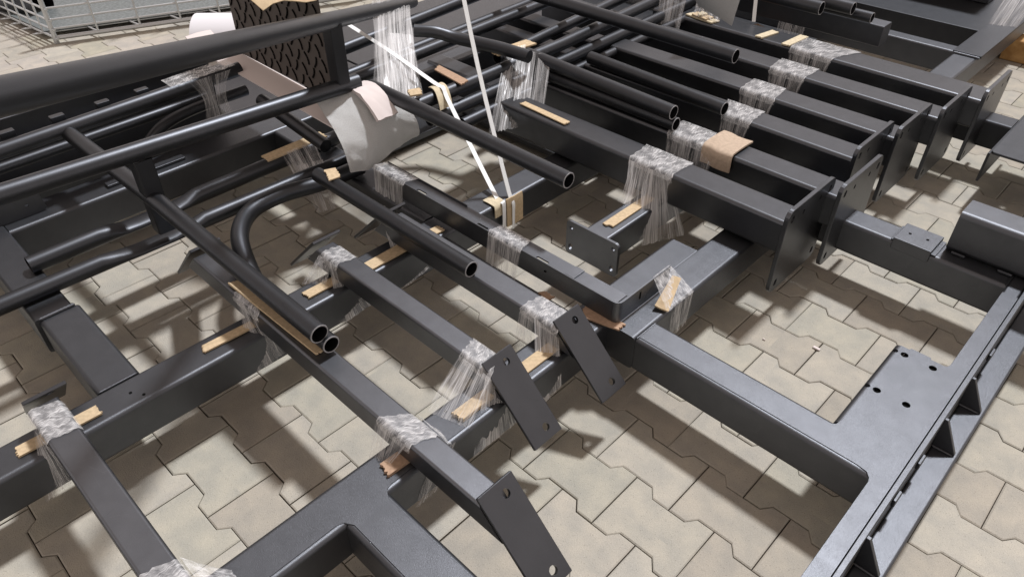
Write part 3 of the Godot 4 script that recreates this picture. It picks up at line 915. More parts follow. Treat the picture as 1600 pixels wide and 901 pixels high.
func tubes():
	var R := 0.0212
	# lower right-running tubes
	tube("black tube whose open end hangs over the diagonal brace beside torn cardboard", [Vector3(-1.76, 0.385, 0.985), Vector3(-1.2, 0.364, 0.962), Vector3(-0.521, 0.338, 0.948)], 0.0222)
	tube("black tube with open end tucked under the thicker tube on torn cardboard", [Vector3(-0.93, 0.302, 0.927), Vector3(-0.513, 0.302, 0.931)], 0.0205)
	tube("black tube with drilled open end lying beside the slotted channel", [Vector3(-1.14, 0.293, 0.540), Vector3(-0.497, 0.293, 0.540)], R)
	tube("black tube emerging from grey foam cloth with open end above white straps", [Vector3(-1.25, 0.432, 0.243), Vector3(-0.452, 0.430, 0.244)], 0.0215)
	tube("upper of two stacked black tube ends with torn film on the rim", [Vector3(-1.17, 0.381, -0.372), Vector3(-0.540, 0.376, -0.350)], 0.0225)
	tube("lower of two stacked black tube ends resting on the saddle beam", [Vector3(-1.15, 0.333, -0.375), Vector3(-0.535, 0.333, -0.366)], 0.0215)
	tube("purplish black tube with open end beside white film on a beam", [Vector3(-1.06, 0.336, -0.590), Vector3(-0.484, 0.334, -0.562)], 0.0225)
	tube("highest black tube crossing over the rack bars, open end over the fourth beam", [Vector3(-1.75, 0.425, -0.76), Vector3(-0.578, 0.425, -0.755)], 0.0245)
	tube("black tube running from the tall film bundle to the torn card pad", smooth_path([Vector3(-1.47, 0.455, -0.115), Vector3(-1.42, 0.45, -0.165), Vector3(-1.36, 0.43, -0.215), Vector3(-1.20, 0.425, -0.262), Vector3(-1.08, 0.42, -0.285)], 6), 0.0215, false, false)
	# rack bars running away from the viewer
	var sq := []
	var rackpts := []
	tube("rack bar nearest the strap corner, running away under the card protector", [Vector3(-1.165, 0.362, 0.24), Vector3(-1.17, 0.365, -0.55), Vector3(-1.25, 0.372, -2.1)], 0.0225)
	tube("second rack bar below the strap corner, running away into the stack", [Vector3(-1.135, 0.316, 0.12), Vector3(-1.14, 0.318, -0.55), Vector3(-1.165, 0.330, -2.1)], 0.0215)
	tube("third rack bar under the strap corner, lowest of the bundle", [Vector3(-1.09, 0.282, 0.02), Vector3(-1.10, 0.285, -0.55), Vector3(-1.115, 0.300, -2.1)], 0.0195)
	tube("rack bar crossing behind the highest tube, outermost of the far bundle", [Vector3(-1.30, 0.335, -0.35), Vector3(-1.36, 0.350, -1.2), Vector3(-1.42, 0.360, -2.3)], 0.0215)
	tube("short rack bar seen behind the tall film bundle", [Vector3(-1.50, 0.345, 0.20), Vector3(-1.56, 0.350, -1.0)], 0.0215)
	tube("rack bar behind the white strap, left of the tall film", [Vector3(-1.62, 0.305, 0.25), Vector3(-1.70, 0.310, -1.2)], 0.0215)
	tube("dark rack bar at the top edge behind the film bundle", [Vector3(-1.72, 0.36, 0.05), Vector3(-1.84, 0.38, -1.4)], 0.0225)
	# left-hand tubes with flattened seats
	var p1 := []; var s1 := []
	for k in 28:
		var z: float = lerp(1.262, 0.30, k / 27.0)
		var d: float = abs(z - 0.93)
		var e: float = clamp((d - 0.07) / 0.07, 0.0, 1.0)
		e = e * e * (3 - 2 * e)
		p1.append(Vector3(lerp(-1.395, -1.405, k / 27.0), 0.2250 - 0.007 * (1 - e), z)); s1.append([lerp(1.28, 1.0, e), lerp(0.52, 1.0, e)])
	tube("black tube pressed flat where the long tube crosses it, upper of the left pair", p1, 0.0240, true, true, s1)
	var p2 := []; var s2 := []
	for k in 30:
		var z: float = lerp(1.75, 0.36, k / 29.0)
		var d: float = abs(z - 0.98)
		var e: float = clamp((d - 0.06) / 0.08, 0.0, 1.0)
		e = e * e * (3 - 2 * e)
		p2.append(Vector3(lerp(-1.285, -1.262, k / 29.0), 0.2225 - 0.006 * (1 - e), z)); s2.append([lerp(1.28, 1.0, e), lerp(0.52, 1.0, e)])
	tube("black tube pressed flat at its middle, lower of the left pair over bare paving", p2, 0.0222, true, true, s2)
	tube("black bent tube curling down onto the paving side of the left frame", smooth_path([Vector3(-1.19, 0.226, 0.36), Vector3(-1.195, 0.226, 0.50), Vector3(-1.222, 0.228, 0.63), Vector3(-1.205, 0.228, 0.735), Vector3(-1.125, 0.226, 0.815), Vector3(-1.02, 0.20, 0.858), Vector3(-0.90, 0.155, 0.885)], 8), 0.0245, false, false)
	# rail with small lugs further back on the left
	var rl := thing("lugged_tube", "black horizontal tube carrying a row of small lugs under the thick rising tube", "steel tube", Vector3(-1.70, 0.42, 0.8))
	part("tube", pipe([Vector3(-1.705, 0.385, 1.75), Vector3(-1.735, 0.402, 0.42)], 0.0225), M.steel_tube, rl)
	for z in [1.12, 0.985, 0.855, 0.735]:
		part("lug", block(Vector3(-1.775, 0.405, z - 0.020), Vector3(-1.752, 0.424, z + 0.020), 0.002), M.steel_tube, rl)
	tube("thin dark tube in the shade below the lugged tube", [Vector3(-1.80, 0.305, 1.5), Vector3(-1.83, 0.305, 0.5)], 0.0165)
	tube("dark curved tube in the shade under the hanging film", smooth_path([Vector3(-1.70, 0.27, 0.80), Vector3(-1.735, 0.30, 0.72), Vector3(-1.76, 0.31, 0.60), Vector3(-1.77, 0.31, 0.40)], 6), 0.018)
	# gate of two pipes with a flat post
	var g := thing("pipe_gate", "gate of a thick rising tube and a level tube joined by a flat post", "steel gate", Vector3(-1.22, 0.45, 0.8))
	part("top_pipe", pipe([Vector3(-0.304, 1.065, 1.509), Vector3(-0.879, 0.817, 0.795), Vector3(-1.29, 0.64, 0.285), Vector3(-1.865, 0.393, -0.429)], 0.0235, true, true, 40), M.steel_tube, g)
	part("bottom_pipe", pipe([Vector3(-1.22, 0.535, 1.75), Vector3(-1.235, 0.470, 0.30)], 0.0235, true, true, 40), M.steel_tube, g)
	part("end_post", bar(Vector3(-1.262, 0.488, 0.335), Vector3(-1.214, 0.655, 0.376), 1, 0.005), M.steel_tube, g)
	part("weld_foot", block(Vector3(-1.262, 0.432, 0.262), Vector3(-1.175, 0.440, 0.325), 0.001), M.steel_tube, g)
	part("lower_post", bar(Vector3(-1.262, 0.265, 0.935), Vector3(-1.218, 0.475, 0.982), 1, 0.005), M.steel_tube, g)
	part("cross_rung", pipe([Vector3(-1.62, 0.33, 0.425), Vector3(-1.27, 0.290, 0.422)], 0.021), M.steel_tube, g)
	# stacked tube ends at the top edge
	for e in [[-0.615, 0.405, -1.462, 0.026, "upper left of three black tube ends behind the card strips"], [-0.535, 0.395, -1.575, 0.025, "middle of three black tube ends behind the card strips"], [-0.470, 0.362, -1.625, 0.021, "shortest tube end of three, in front of the deck plate"]]:
		tube(e[4], [Vector3(e[0] - 1.3, e[1], e[2]), Vector3(e[0], e[1], e[2])], e[3])
	single("flat_bar", bar(Vector3(-1.6, 0.252, -1.72), Vector3(-0.42, 0.335, -1.64), 0, 0.006), M.steel, "long black flat bar under the three tube ends at the back", "steel bar")

func background():
	# tread plate standing upright
	var tp := thing("tread_plate", "dark upright plate with curved tread pattern behind the rising tube", "tread plate", Vector3(-1.65, 0.42, 0.355))
	part("sheet", block(Vector3(-1.845, 0.405, 0.345), Vector3(-1.30, 0.92, 0.351), 0.001), M.rubber, tp)
	var md := MD.new()
	for i in 16:
		for j in 14:
			var c := Vector3(-1.825 + i * 0.046 + (0.023 if j % 2 == 1 else 0.0), 0.428 + j * 0.040, 0.352)
			if c.x > -1.315: continue
			var s := 1.0 if (i + j) % 2 == 0 else -1.0
			var prev := Vector3.ZERO
			for k in 5:
				var q := (k / 4.0 - 0.5)
				var p := c + Vector3(q * 0.016 * s + 0.006 * cos(q * 3.0), q * 0.036, 0)
				if k > 0:
					var d := (p - prev).normalized(); var w := d.cross(Vector3.BACK) * 0.0028
					var n := Vector3.BACK
					var a := prev - w; var b := p - w; var e := p + w; var f := prev + w
					var up := Vector3(0, 0, 0.002)
					md.quad(a + up, b + up, e + up, f + up, n, n, n, n)
					md.quad(a, b, b + up, a + up, -w.normalized(), -w.normalized(), -w.normalized(), -w.normalized())
					md.quad(f, e, e + up, f + up, w.normalized(), w.normalized(), w.normalized(), w.normalized())
				prev = p
	var lugs := part("tread_lugs", md.done(), M.hole, tp)
	lugs.set_meta("kind", "stuff")
	# pale foam board sliding away under the gate, curling up at its far end
	var rows := []
	for i in 26:
		var f := i / 25.0
		var x: float = lerp(-1.17, -1.98, f)
		var y: float = lerp(0.388, 0.402, f)
		if f > 0.86:
			var q := (f - 0.86) / 0.14
			x = lerp(-1.867, -1.98, q * 0.8) - 0.10 * q; y = 0.40 - 0.03 * q + 0.06 * q * q
		rows.append([Vector3(x, y, 0.345), Vector3(x, y + 0.003, 0.395), Vector3(x, y, 0.44)])
	single("foam_sheet", sheet(rows, 0.005), M.foam, "long pale foam sheet strip lying under the tubes below the tread plate", "foam sheet")
	var roll := []
	for i in 18:
		var a: float = lerp(-0.9, 2.6, i / 17.0)
		var row := []
		for k in 6: row.append(Vector3(-2.93 + 0.10 * cos(a) + k * 0.045, 0.10 + 0.10 * sin(a), 0.03 - 0.045 * k + 0.09 * cos(a)))
		roll.append(row)
	single("foam_roll", sheet(roll, 0.004), M.foam_white, "curled white foam sheet standing on the paving beside the wire basket", "foam sheet")
	# kraft paper on the top tube
	rows = []
	for i in 10:
		var f := i / 9.0
		rows.append([Vector3(-1.42, 0.775 + 0.03 * sin(f * 3.0), 0.56 - f * 0.30), Vector3(-1.34, 0.76, 0.545 - f * 0.30), Vector3(-1.285, 0.72 + 0.012 * sin(f * 9.0), 0.525 - f * 0.29)])
	single("kraft_paper", sheet(rows, 0.003), M.kraft, "folded brown card sheet lying over the tread plate's top edge", "cardboard")
	# wire mesh basket
	var b := thing("wire_basket", "galvanised wire mesh basket standing on the paving in the back corner", "wire basket", Vector3(-3.5, 0.0, 0.3))
	var bx := Vector3(0.36, 0, -0.93).normalized() # along the long side
	var bz := Vector3(-0.93, 0, 0.10).normalized()
	var o := Vector3(-3.64, 0.026, 0.455)
	part("floor_sheet", sheet([[o + bz * 0.10 + Vector3(0, 0.012, 0), o + bz * 0.10 + bx * 1.6 + Vector3(0, 0.012, 0)], [o + bz * 0.9 + Vector3(0, 0.012, 0), o + bx * 1.6 + bz * 0.9 + Vector3(0, 0.012, 0)]], 0.003), M.zinc_sheet, b)
	for h in [0.0, 0.045, 0.09, 0.145, 0.20]:
		part("wire", pipe([o + Vector3(0, h, 0), o + bx * 1.6 + Vector3(0, h, 0)], 0.0055 if h > 0.0 else 0.011, false, false, 8), M.zinc, b)
		part("wire", pipe([o - bz * 0.03 + Vector3(0, h, 0), o + bz * 0.9 + Vector3(0, h, 0)], 0.0055, false, false, 8), M.zinc, b)
		part("wire", pipe([o + bz * 0.9 + Vector3(0, h, 0), o + bz * 0.9 + bx * 1.6 + Vector3(0, h, 0)], 0.0055, false, false, 8), M.zinc, b)
	for k in 9:
		var q := o + bx * k * 0.2
		part("wire", pipe([q, q + Vector3(0.001, 0.34, 0)], 0.0055 if k > 0 else 0.012, false, false, 8), M.zinc, b)
		part("wire", pipe([q + Vector3(0, 0.004, 0), q + bz * 0.9 + Vector3(0, 0.004, 0)], 0.005, false, false, 8), M.zinc, b)
	for k in range(1, 8):
		var q := o + bz * k * 0.12
		part("wire", pipe([q - bx * 0.05, q + bx * 1.6], 0.005, false, false, 8), M.zinc, b)
		part("wire", pipe([q, q + Vector3(0.001, 0.34, 0)], 0.005 if k < 7 else 0.011, false, false, 8), M.zinc, b)
	for q in [o, o + bz * 0.9, o + bx * 1.6]:
		part("foot", pipe([q, q - Vector3(0.001, 0.0255, 0)], 0.013, false, false, 10), M.zinc, b)
	tube("thick black tube lying on the paving behind the wire basket", [Vector3(-5.6, 0.075, 1.2), Vector3(-4.05, 0.075, 0.35)], 0.075)
	for c in [[Vector3(0.139, 0.002, -0.116), 0.010], [Vector3(0.02, 0.0015, -0.05), 0.004], [Vector3(0.30, 0.0015, 0.75), 0.004]]:
		single("stone_chip", block(c[0] - Vector3(c[1], 0.002, c[1] * 0.45), c[0] + Vector3(c[1], 0.003, c[1] * 0.45), 0.002), M.foam, ["small white chip lying in a paver joint beside the corner plate", "tiny white chip on the paving between the rear members", "tiny white chip on the open paving before the front member"][0 if c[1] > 0.005 else (1 if c[0].z < 0 else 2)], "stone chip")
	# timber bearer under the back frame
	single("timber_bearer", bar(Vector3(-0.16, 0.0, -2.72), Vector3(0.9, 0.0995, -2.60), 0, 0.008), M.wood, "brown timber bearer under the back frame at the right edge", "timber")
	for e in [[-0.30, 0.62, "timber block"], [-0.95, -0.1, "t"]]: pass
	# grey flap hanging by the far bundle
	rows = []
	for i in 7:
		var f := i / 6.0
		rows.append([Vector3(-0.885, 0.53, -0.93).lerp(Vector3(-0.918, 0.445, -1.05), f), Vector3(-0.83, 0.535, -1.00).lerp(Vector3(-0.835, 0.415, -1.07), f), Vector3(-0.755, 0.53, -1.06).lerp(Vector3(-0.785, 0.392, -1.085), f)])
	single("foam_flap", sheet(rows, 0.004), M.cloth, "grey foam flap hanging down at the top edge above the last beams", "foam sheet")
	single("upright_panel", block(Vector3(-1.25, T + 0.0065, -2.78), Vector3(-0.31, 0.62, -2.66), 0.004), M.steel_dark, "dark upright steel panel standing on the back deck plate", "steel panel")

func cardboard():
	board_strip("tan card strip under the front left brace on the left frame", [[-0.815, 1.492], [-0.785, 1.497], [-0.780, 1.335], [-0.812, 1.335]], 0.2065, 0.005, M.kraft, 1)
	board_strip("tan card strip under the long brace, where the left rail is bare", [[-0.820, 1.092], [-0.795, 1.098], [-0.787, 0.90], [-0.813, 0.895]], 0.2065, 0.005, M.kraft, 2)
	board_strip("torn tan card strip sticking out from the film-wrapped end of the second brace", [[-0.818, 0.825], [-0.787, 0.822], [-0.787, 0.67], [-0.815, 0.67]], 0.2065, 0.005, M.kraft, 3)
	board_strip("half shaded tan card strip between the two short braces", [[-0.804, 0.655], [-0.767, 0.652], [-0.769, 0.48], [-0.807, 0.48]], 0.2065, 0.005, M.kraft, 4)
	board_strip("thick crumpled card pad under film at the second brace's plate", [[-0.254, 0.832], [-0.223, 0.827], [-0.225, 0.69], [-0.254, 0.69]], 0.2115, 0.010, M.kraft, 5)
	board_strip("card strip between the two slanted plates, half in shade", [[-0.254, 0.665], [-0.222, 0.665], [-0.222, 0.48], [-0.254, 0.48]], 0.2065, 0.005, M.kraft, 6)
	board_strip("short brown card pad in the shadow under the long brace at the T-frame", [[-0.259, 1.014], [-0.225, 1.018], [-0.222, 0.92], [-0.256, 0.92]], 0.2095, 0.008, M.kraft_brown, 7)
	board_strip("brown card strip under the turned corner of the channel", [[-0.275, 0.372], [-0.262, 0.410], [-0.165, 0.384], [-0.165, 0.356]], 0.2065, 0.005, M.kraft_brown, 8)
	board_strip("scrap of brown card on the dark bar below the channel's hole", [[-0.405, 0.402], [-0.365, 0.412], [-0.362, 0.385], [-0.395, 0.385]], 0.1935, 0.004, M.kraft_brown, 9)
	board_strip("scrap of tan card poking out under the middle of the channel", [[-0.800, 0.438], [-0.768, 0.438], [-0.767, 0.392], [-0.797, 0.392]], 0.2065, 0.005, M.kraft, 10)
	board_strip("pale card strip on top of the flanged stub", [[-0.470, 0.062], [-0.438, 0.052], [-0.440, -0.20], [-0.472, -0.20]], 0.2065, 0.005, M.kraft, 11)
	board_strip("narrow tan card strip lying along the front cross beam", [[-1.01, -0.166], [-1.01, -0.190], [-0.805, -0.181], [-0.805, -0.155]], 0.3165, 0.004, M.kraft, 12)
	board_strip("smaller of two pale card strips on the last beam", [[-0.765, -1.252], [-0.733, -1.252], [-0.715, -1.350], [-0.747, -1.355]], 0.3165, 0.006, M.kraft_pale, 13)
	board_strip("longer of two pale card strips on the last beam", [[-0.650, -1.247], [-0.617, -1.247], [-0.607, -1.385], [-0.641, -1.385]], 0.3165, 0.006, M.kraft_pale, 14)
	for k in 3:
		board_strip(["bottom torn card layer in the pile at the last beam's left", "middle torn card layer in the pile at the last beam's left", "top torn card layer in the pile at the last beam's left"][k], [[-1.10 + 0.03 * k, -1.27], [-1.09 + 0.02 * k, -1.31], [-0.955 - 0.03 * k, -1.30], [-0.965 - 0.03 * k, -1.255]], 0.3175 + 0.0075 * k, 0.006, M.kraft_pale if k != 1 else M.kraft, 20 + k)
	board_strip("long torn tan card strip along the diagonal brace under two tube ends", [[-0.892, 0.966], [-0.880, 0.938], [-0.535, 0.930], [-0.538, 0.958]], 0.2785, 0.006, M.kraft, 24)
	board_strip("tan card pad on top of the rack bars, tied down with film", [[-1.235, -0.255], [-1.192, -0.250], [-1.170, -0.420], [-1.222, -0.420]], 0.4065, 0.006, M.kraft, 25)
	board_strip("tan card strip over the left tube pair beside the grey cloth", [[-1.432, 0.56], [-1.388, 0.56], [-1.392, 0.34], [-1.438, 0.34]], 0.2495, 0.005, M.kraft, 26)
	board_strip("folded tan card tab on the short tube's start under hanging film", [[-1.108, 0.535], [-1.050, 0.560], [-1.045, 0.525], [-1.095, 0.505]], 0.3195, 0.004, M.kraft, 27)
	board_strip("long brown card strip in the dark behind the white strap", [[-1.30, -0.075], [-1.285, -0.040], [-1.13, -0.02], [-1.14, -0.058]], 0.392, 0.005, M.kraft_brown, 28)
	board_strip("small tan card piece behind the tube that leaves the foam cloth", [[-1.20, 0.145], [-1.16, 0.165], [-1.145, 0.13], [-1.185, 0.108]], 0.405, 0.006, M.kraft, 29)
	board_strip("pale card scrap on the back frame by the tube ends", [[-0.66, -1.99], [-0.62, -1.99], [-0.62, -1.972], [-0.66, -1.972]], 0.2055, 0.005, M.kraft_pale, 30)
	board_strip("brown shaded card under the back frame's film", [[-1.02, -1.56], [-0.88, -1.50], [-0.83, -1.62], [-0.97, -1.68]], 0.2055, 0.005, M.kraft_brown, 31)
	# folded saddle over the second beam
	var rows := []
	for p in [Vector2(-0.462, 0.316), Vector2(-0.43, 0.3185), Vector2(-0.39, 0.3190), Vector2(-0.352, 0.317), Vector2(-0.343, 0.309), Vector2(-0.341, 0.29), Vector2(-0.339, 0.262)]:
		var row := []
		for k in 5:
			row.append(Vector3(lerp(-0.421, -0.318, k / 4.0) + (0.315 - p.y) * 0.05, p.y + 0.002 * sin(k * 2.0), p.x + 0.006 * k / 4.0))
		rows.append(row)
	single("cardboard_saddle", sheet(rows, 0.005), M.kraft_saddle, "brown card folded as a saddle over the second cross beam", "cardboard")
	# flap held by film at the channel's end
	rows = []
	for i in 5:
		var f := i / 4.0
		rows.append([Vector3(-0.150, 0.213, 0.262).lerp(Vector3(-0.166, 0.246, 0.172), f), Vector3(-0.134, 0.208, 0.256).lerp(Vector3(-0.156, 0.244, 0.166), f), Vector3(-0.118, 0.204, 0.248).lerp(Vector3(-0.150, 0.238, 0.158), f)])
	single("cardboard_flap", sheet(rows, 0.007), M.kraft, "tilted tan card flap held by film at the channel's short end", "cardboard")
	# strap corner protector
	rows = []
	for p in smooth_path([Vector3(-1.200, 0.385, 0.034), Vector3(-1.180, 0.392, 0.04), Vector3(-1.150, 0.392, 0.05), Vector3(-1.125, 0.372, 0.06), Vector3(-1.112, 0.345, 0.065)], 3):
		rows.append([p + Vector3(0, 0, 0.026), p + Vector3(0, 0.001, 0), p - Vector3(0, 0, 0.026)])
	single("edge_protector", sheet(rows, 0.003), M.kraft_pale, "bent pale card protector under the strap where it turns down", "cardboard")
	rows = []
	for p in [Vector3(-0.800, 0.2045, 0.19), Vector3(-0.770, 0.205, 0.19), Vector3(-0.752, 0.2035, 0.19), Vector3(-0.7495, 0.19, 0.19), Vector3(-0.7485, 0.165, 0.19)]:
		rows.append([p + Vector3(0, 0, 0.022), p, p - Vector3(0, 0, 0.022)])
	single("edge_protector", sheet(rows, 0.003), M.kraft_pale, "small pale card protector under the front strap on the left rail", "cardboard")
	rows = []
	for p in [Vector3(-0.7515, 0.207, 0.13), Vector3(-0.7485, 0.19, 0.13), Vector3(-0.748, 0.15, 0.13), Vector3(-0.747, 0.112, 0.13)]:
		rows.append([p + Vector3(0, 0, 0.034), p + Vector3(0.002, 0, 0), p - Vector3(0, 0, 0.034)])
	single("edge_protector", sheet(rows, 0.004), M.kraft, "brown card protector standing behind the two straps on the left rail", "cardboard")
	# straps
	var w := Vector3(0.0, 0.0, 0.0)
	single("packing_strap", ribbon(smooth_path([Vector3(-1.62, 0.54, 0.12), Vector3(-1.40, 0.462, 0.066), Vector3(-1.19, 0.400, 0.044), Vector3(-1.145, 0.3975, 0.046), Vector3(-1.118, 0.376, 0.055), Vector3(-1.00, 0.312, 0.095), Vector3(-0.785, 0.2085, 0.172), Vector3(-0.754, 0.205, 0.178), Vector3(-0.7455, 0.196, 0.178), Vector3(-0.7445, 0.10, 0.178)], 4), Vector3(0.004, 0, 0.0175)), M.strap, "white packing strap bent over the card protector and down to the left rail", "strap", "white packing straps")
	single("packing_strap", ribbon(smooth_path([Vector3(-0.995, 0.90, 0.115), Vector3(-0.895, 0.56, 0.125), Vector3(-0.764, 0.212, 0.137), Vector3(-0.7455, 0.195, 0.138), Vector3(-0.7435, 0.15, 0.138), Vector3(-0.743, 0.098, 0.138)], 4), Vector3(0.004, 0, 0.0175)), M.strap, "white packing strap rising steeply from the left rail out of view", "strap", "white packing straps")
	single("packing_strap", ribbon([Vector3(-0.90, 0.52, -1.44), Vector3(-0.845, 0.318, -1.38)], Vector3(0.012, 0, -0.008)), M.strap, "short white packing strap tail on the last beam beside the grey flap", "strap", "white packing straps")

func films():
	# a band on top of each wrapped bar and the fibres that hang from it
	var w := film_wrap("white stretch film tying the long brace to the T-frame", Vector3(-0.25, 0.27, 0.95))
	part("band", film_top(0, -0.307, -0.207, -0.262, -0.185, 0.974, 0.918, 0.27, 0.02, 0.03, 1), M.film, w)
	part("fibres", film_skirt(Vector3(-0.307, 0.268, 0.978), Vector3(-0.215, 0.268, 0.978), Vector3(-0.296, 0.185, 1.02), Vector3(-0.245, 0.203, 1.0), 2), M.film_hang, w)
	part("fibres", film_skirt(Vector3(-0.262, 0.27, 0.914), Vector3(-0.185, 0.27, 0.914), Vector3(-0.235, 0.204, 0.88), Vector3(-0.196, 0.204, 0.885), 3), M.film, w)
	part("fibres", film_skirt(Vector3(-0.199, 0.2, 0.93), Vector3(-0.199, 0.2, 0.87), Vector3(-0.197, 0.1, 0.99), Vector3(-0.197, 0.1, 0.93), 4), M.film_hang, w)
	w = film_wrap("white stretch film at the slanted plate of the second brace", Vector3(-0.28, 0.27, 0.71))
	part("band", film_top(0, -0.322, -0.225, -0.335, -0.268, 0.739, 0.684, 0.27, 0.02, 0.03, 5), M.film, w)
	part("fibres", film_skirt(Vector3(-0.322, 0.268, 0.743), Vector3(-0.225, 0.268, 0.743), Vector3(-0.300, 0.203, 0.86), Vector3(-0.200, 0.203, 0.83), 6, 0.008), M.film_hang, w)
	part("fibres", film_skirt(Vector3(-0.240, 0.265, 0.744), Vector3(-0.195, 0.23, 0.72), Vector3(-0.195, 0.115, 0.83), Vector3(-0.193, 0.115, 0.66), 7, 0.008), M.film_dense, w)
	w = film_wrap("stretch film bunched over the left end of the second brace", Vector3(-0.8, 0.27, 0.74))
	part("band", film_top(0, -0.842, -0.770, -0.832, -0.757, 0.739, 0.684, 0.27, 0.02, 0.03, 8), M.film, w)
	part("fibres", film_skirt(Vector3(-0.80, 0.27, 0.744), Vector3(-0.768, 0.27, 0.742), Vector3(-0.752, 0.10, 0.775), Vector3(-0.750, 0.115, 0.665), 9, 0.006), M.film_dense, w)
	part("fibres", film_skirt(Vector3(-0.842, 0.268, 0.744), Vector3(-0.785, 0.27, 0.746), Vector3(-0.853, 0.20, 0.80), Vector3(-0.80, 0.208, 0.765), 10, 0.004), M.film, w)
	part("fibres", film_skirt(Vector3(-0.752, 0.20, 0.68), Vector3(-0.750, 0.20, 0.64), Vector3(-0.750, 0.12, 0.67), Vector3(-0.748, 0.12, 0.60), 11, 0.004), M.film_hang, w)
	w = film_wrap("stretch film over the third brace beside its slanted plate", Vector3(-0.28, 0.27, 0.5))
	part("band", film_top(0, -0.335, -0.222, -0.326, -0.250, 0.537, 0.474, 0.27, 0.02, 0.03, 12), M.film, w)
	part("fibres", film_skirt(Vector3(-0.335, 0.267, 0.541), Vector3(-0.290, 0.267, 0.541), Vector3(-0.322, 0.17, 0.575), Vector3(-0.285, 0.195, 0.555), 13, 0.005), M.film_hang, w)
	part("fibres", film_skirt(Vector3(-0.290, 0.267, 0.541), Vector3(-0.215, 0.25, 0.541), Vector3(-0.196, 0.10, 0.63), Vector3(-0.194, 0.115, 0.545), 14, 0.008), M.film_dense, w)
	w = film_wrap("shiny stretch film wound round the front left brace", Vector3(-0.75, 0.27, 1.42))
	part("band", film_top(0, -0.815, -0.708, -0.800, -0.697, 1.445, 1.386, 0.27, 0.03, 0.03, 15), M.film, w)
	part("fibres", film_skirt(Vector3(-0.775, 0.262, 1.450), Vector3(-0.722, 0.262, 1.450), Vector3(-0.757, 0.085, 1.50), Vector3(-0.752, 0.11, 1.415), 16, 0.006), M.film_hang, w)
	w = film_wrap("stretch film on the front left brace at the bottom edge", Vector3(-0.25, 0.27, 1.42))
	part("band", film_top(0, -0.318, -0.19, -0.304, -0.18, 1.445, 1.386, 0.27, 0.03, 0.03, 17), M.film, w)
	part("fibres", film_skirt(Vector3(-0.304, 0.27, 1.382), Vector3(-0.20, 0.27, 1.382), Vector3(-0.27, 0.203, 1.33), Vector3(-0.17, 0.203, 1.31), 18, 0.006), M.film, w)
	w = film_wrap("stretch film gathered over the long brace's left part under torn card", Vector3(-0.79, 0.27, 0.95))
	part("band", film_top(0, -0.855, -0.745, -0.855, -0.79, 0.974, 0.918, 0.27, 0.02, 0.01, 19), M.film, w)
	part("fibres", film_skirt(Vector3(-0.840, 0.268, 0.978), Vector3(-0.745, 0.268, 0.978), Vector3(-0.752, 0.10, 1.02), Vector3(-0.740, 0.13, 0.94), 20, 0.006), M.film_hang, w)
	# cross beams
	w = film_wrap("stretch film hanging from the front cross beam over the flanged stub", Vector3(-0.45, 0.31, -0.18))
	part("band", film_top(0, -0.535, -0.385, -0.545, -0.382, -0.136, -0.236, 0.31, 0.02, 0.02, 21), M.film, w)
	part("fibres", film_skirt(Vector3(-0.535, 0.305, -0.132), Vector3(-0.455, 0.305, -0.132), Vector3(-0.512, 0.205, -0.06), Vector3(-0.43, 0.190, -0.085), 22, 0.008, 0.25), M.film_dense, w)
	part("fibres", film_skirt(Vector3(-0.465, 0.305, -0.131), Vector3(-0.388, 0.305, -0.131), Vector3(-0.415, 0.10, -0.03), Vector3(-0.345, 0.10, -0.19), 23, 0.008), M.film_dense, w)
	var names := ["film band with loose threads beside the card saddle on the second beam", "white film band beside the purplish tube end on the third beam", "white film band at mid-length of the fourth cross beam", "white film band on the fifth cross beam", "long white film band on the last beam beside the card strips"]
	var d := [[-0.347, -0.445, -0.548, -0.375, -0.556, -0.38], [-0.578, -0.680, -0.498, -0.395, -0.535, -0.40], [-0.787, -0.892, -0.553, -0.424, -0.560, -0.436], [-1.018, -1.126, -0.570, -0.435, -0.580, -0.430], [-1.25, -1.385, -0.612, -0.445, -0.625, -0.39]]
	for i in 5:
		var e: Array = d[i]
		w = film_wrap(names[i], Vector3((e[2] + e[3]) / 2, 0.31, e[0]))
		part("band", film_top(0, e[2], e[3], e[4], e[5], e[0], e[1], 0.31, 0.02, 0.03, 30 + i), M.film, w)
		part("fibres", film_skirt(Vector3(e[2], 0.306, e[0] + 0.004), Vector3(e[3], 0.306, e[0] + 0.004), Vector3(e[2] + 0.015, 0.215, e[0] + 0.02), Vector3(e[3] - 0.01, 0.205, e[0] + 0.03), 40 + i, 0.006), M.film_hang, w)
	# channel
	w = film_wrap("film curtain hanging from the left end of the channel", Vector3(-1.05, 0.266, 0.37))
	part("band", film_top(0, -1.10, -0.955, -1.08, -0.94, 0.3755, 0.328, 0.2685, 0.01, 0.01, 50), M.film, w)
	part("fibres", film_skirt(Vector3(-1.095, 0.266, 0.379), Vector3(-0.958, 0.266, 0.379), Vector3(-1.065, 0.10, 0.41), Vector3(-0.935, 0.12, 0.41), 51, 0.006), M.film_dense, w)
	part("fibres", film_skirt(Vector3(-0.86, 0.27, 0.53), Vector3(-0.82, 0.27, 0.535), Vector3(-0.755, 0.10, 0.57), Vector3(-0.752, 0.12, 0.47), 52, 0.005), M.film_dense, w)
	w = film_wrap("film curtain hanging from the middle of the channel between its slots", Vector3(-0.54, 0.266, 0.37))
	part("band", film_top(0, -0.605, -0.487, -0.60, -0.495, 0.3755, 0.328, 0.2685, 0.01, 0.005, 53), M.film, w)
	part("fibres", film_skirt(Vector3(-0.605, 0.266, 0.379), Vector3(-0.487, 0.266, 0.379), Vector3(-0.585, 0.11, 0.42), Vector3(-0.478, 0.13, 0.42), 54, 0.006), M.film_dense, w)
	w = film_wrap("film holding the tilted card flap to the channel's short end", Vector3(-0.15, 0.25, 0.2))
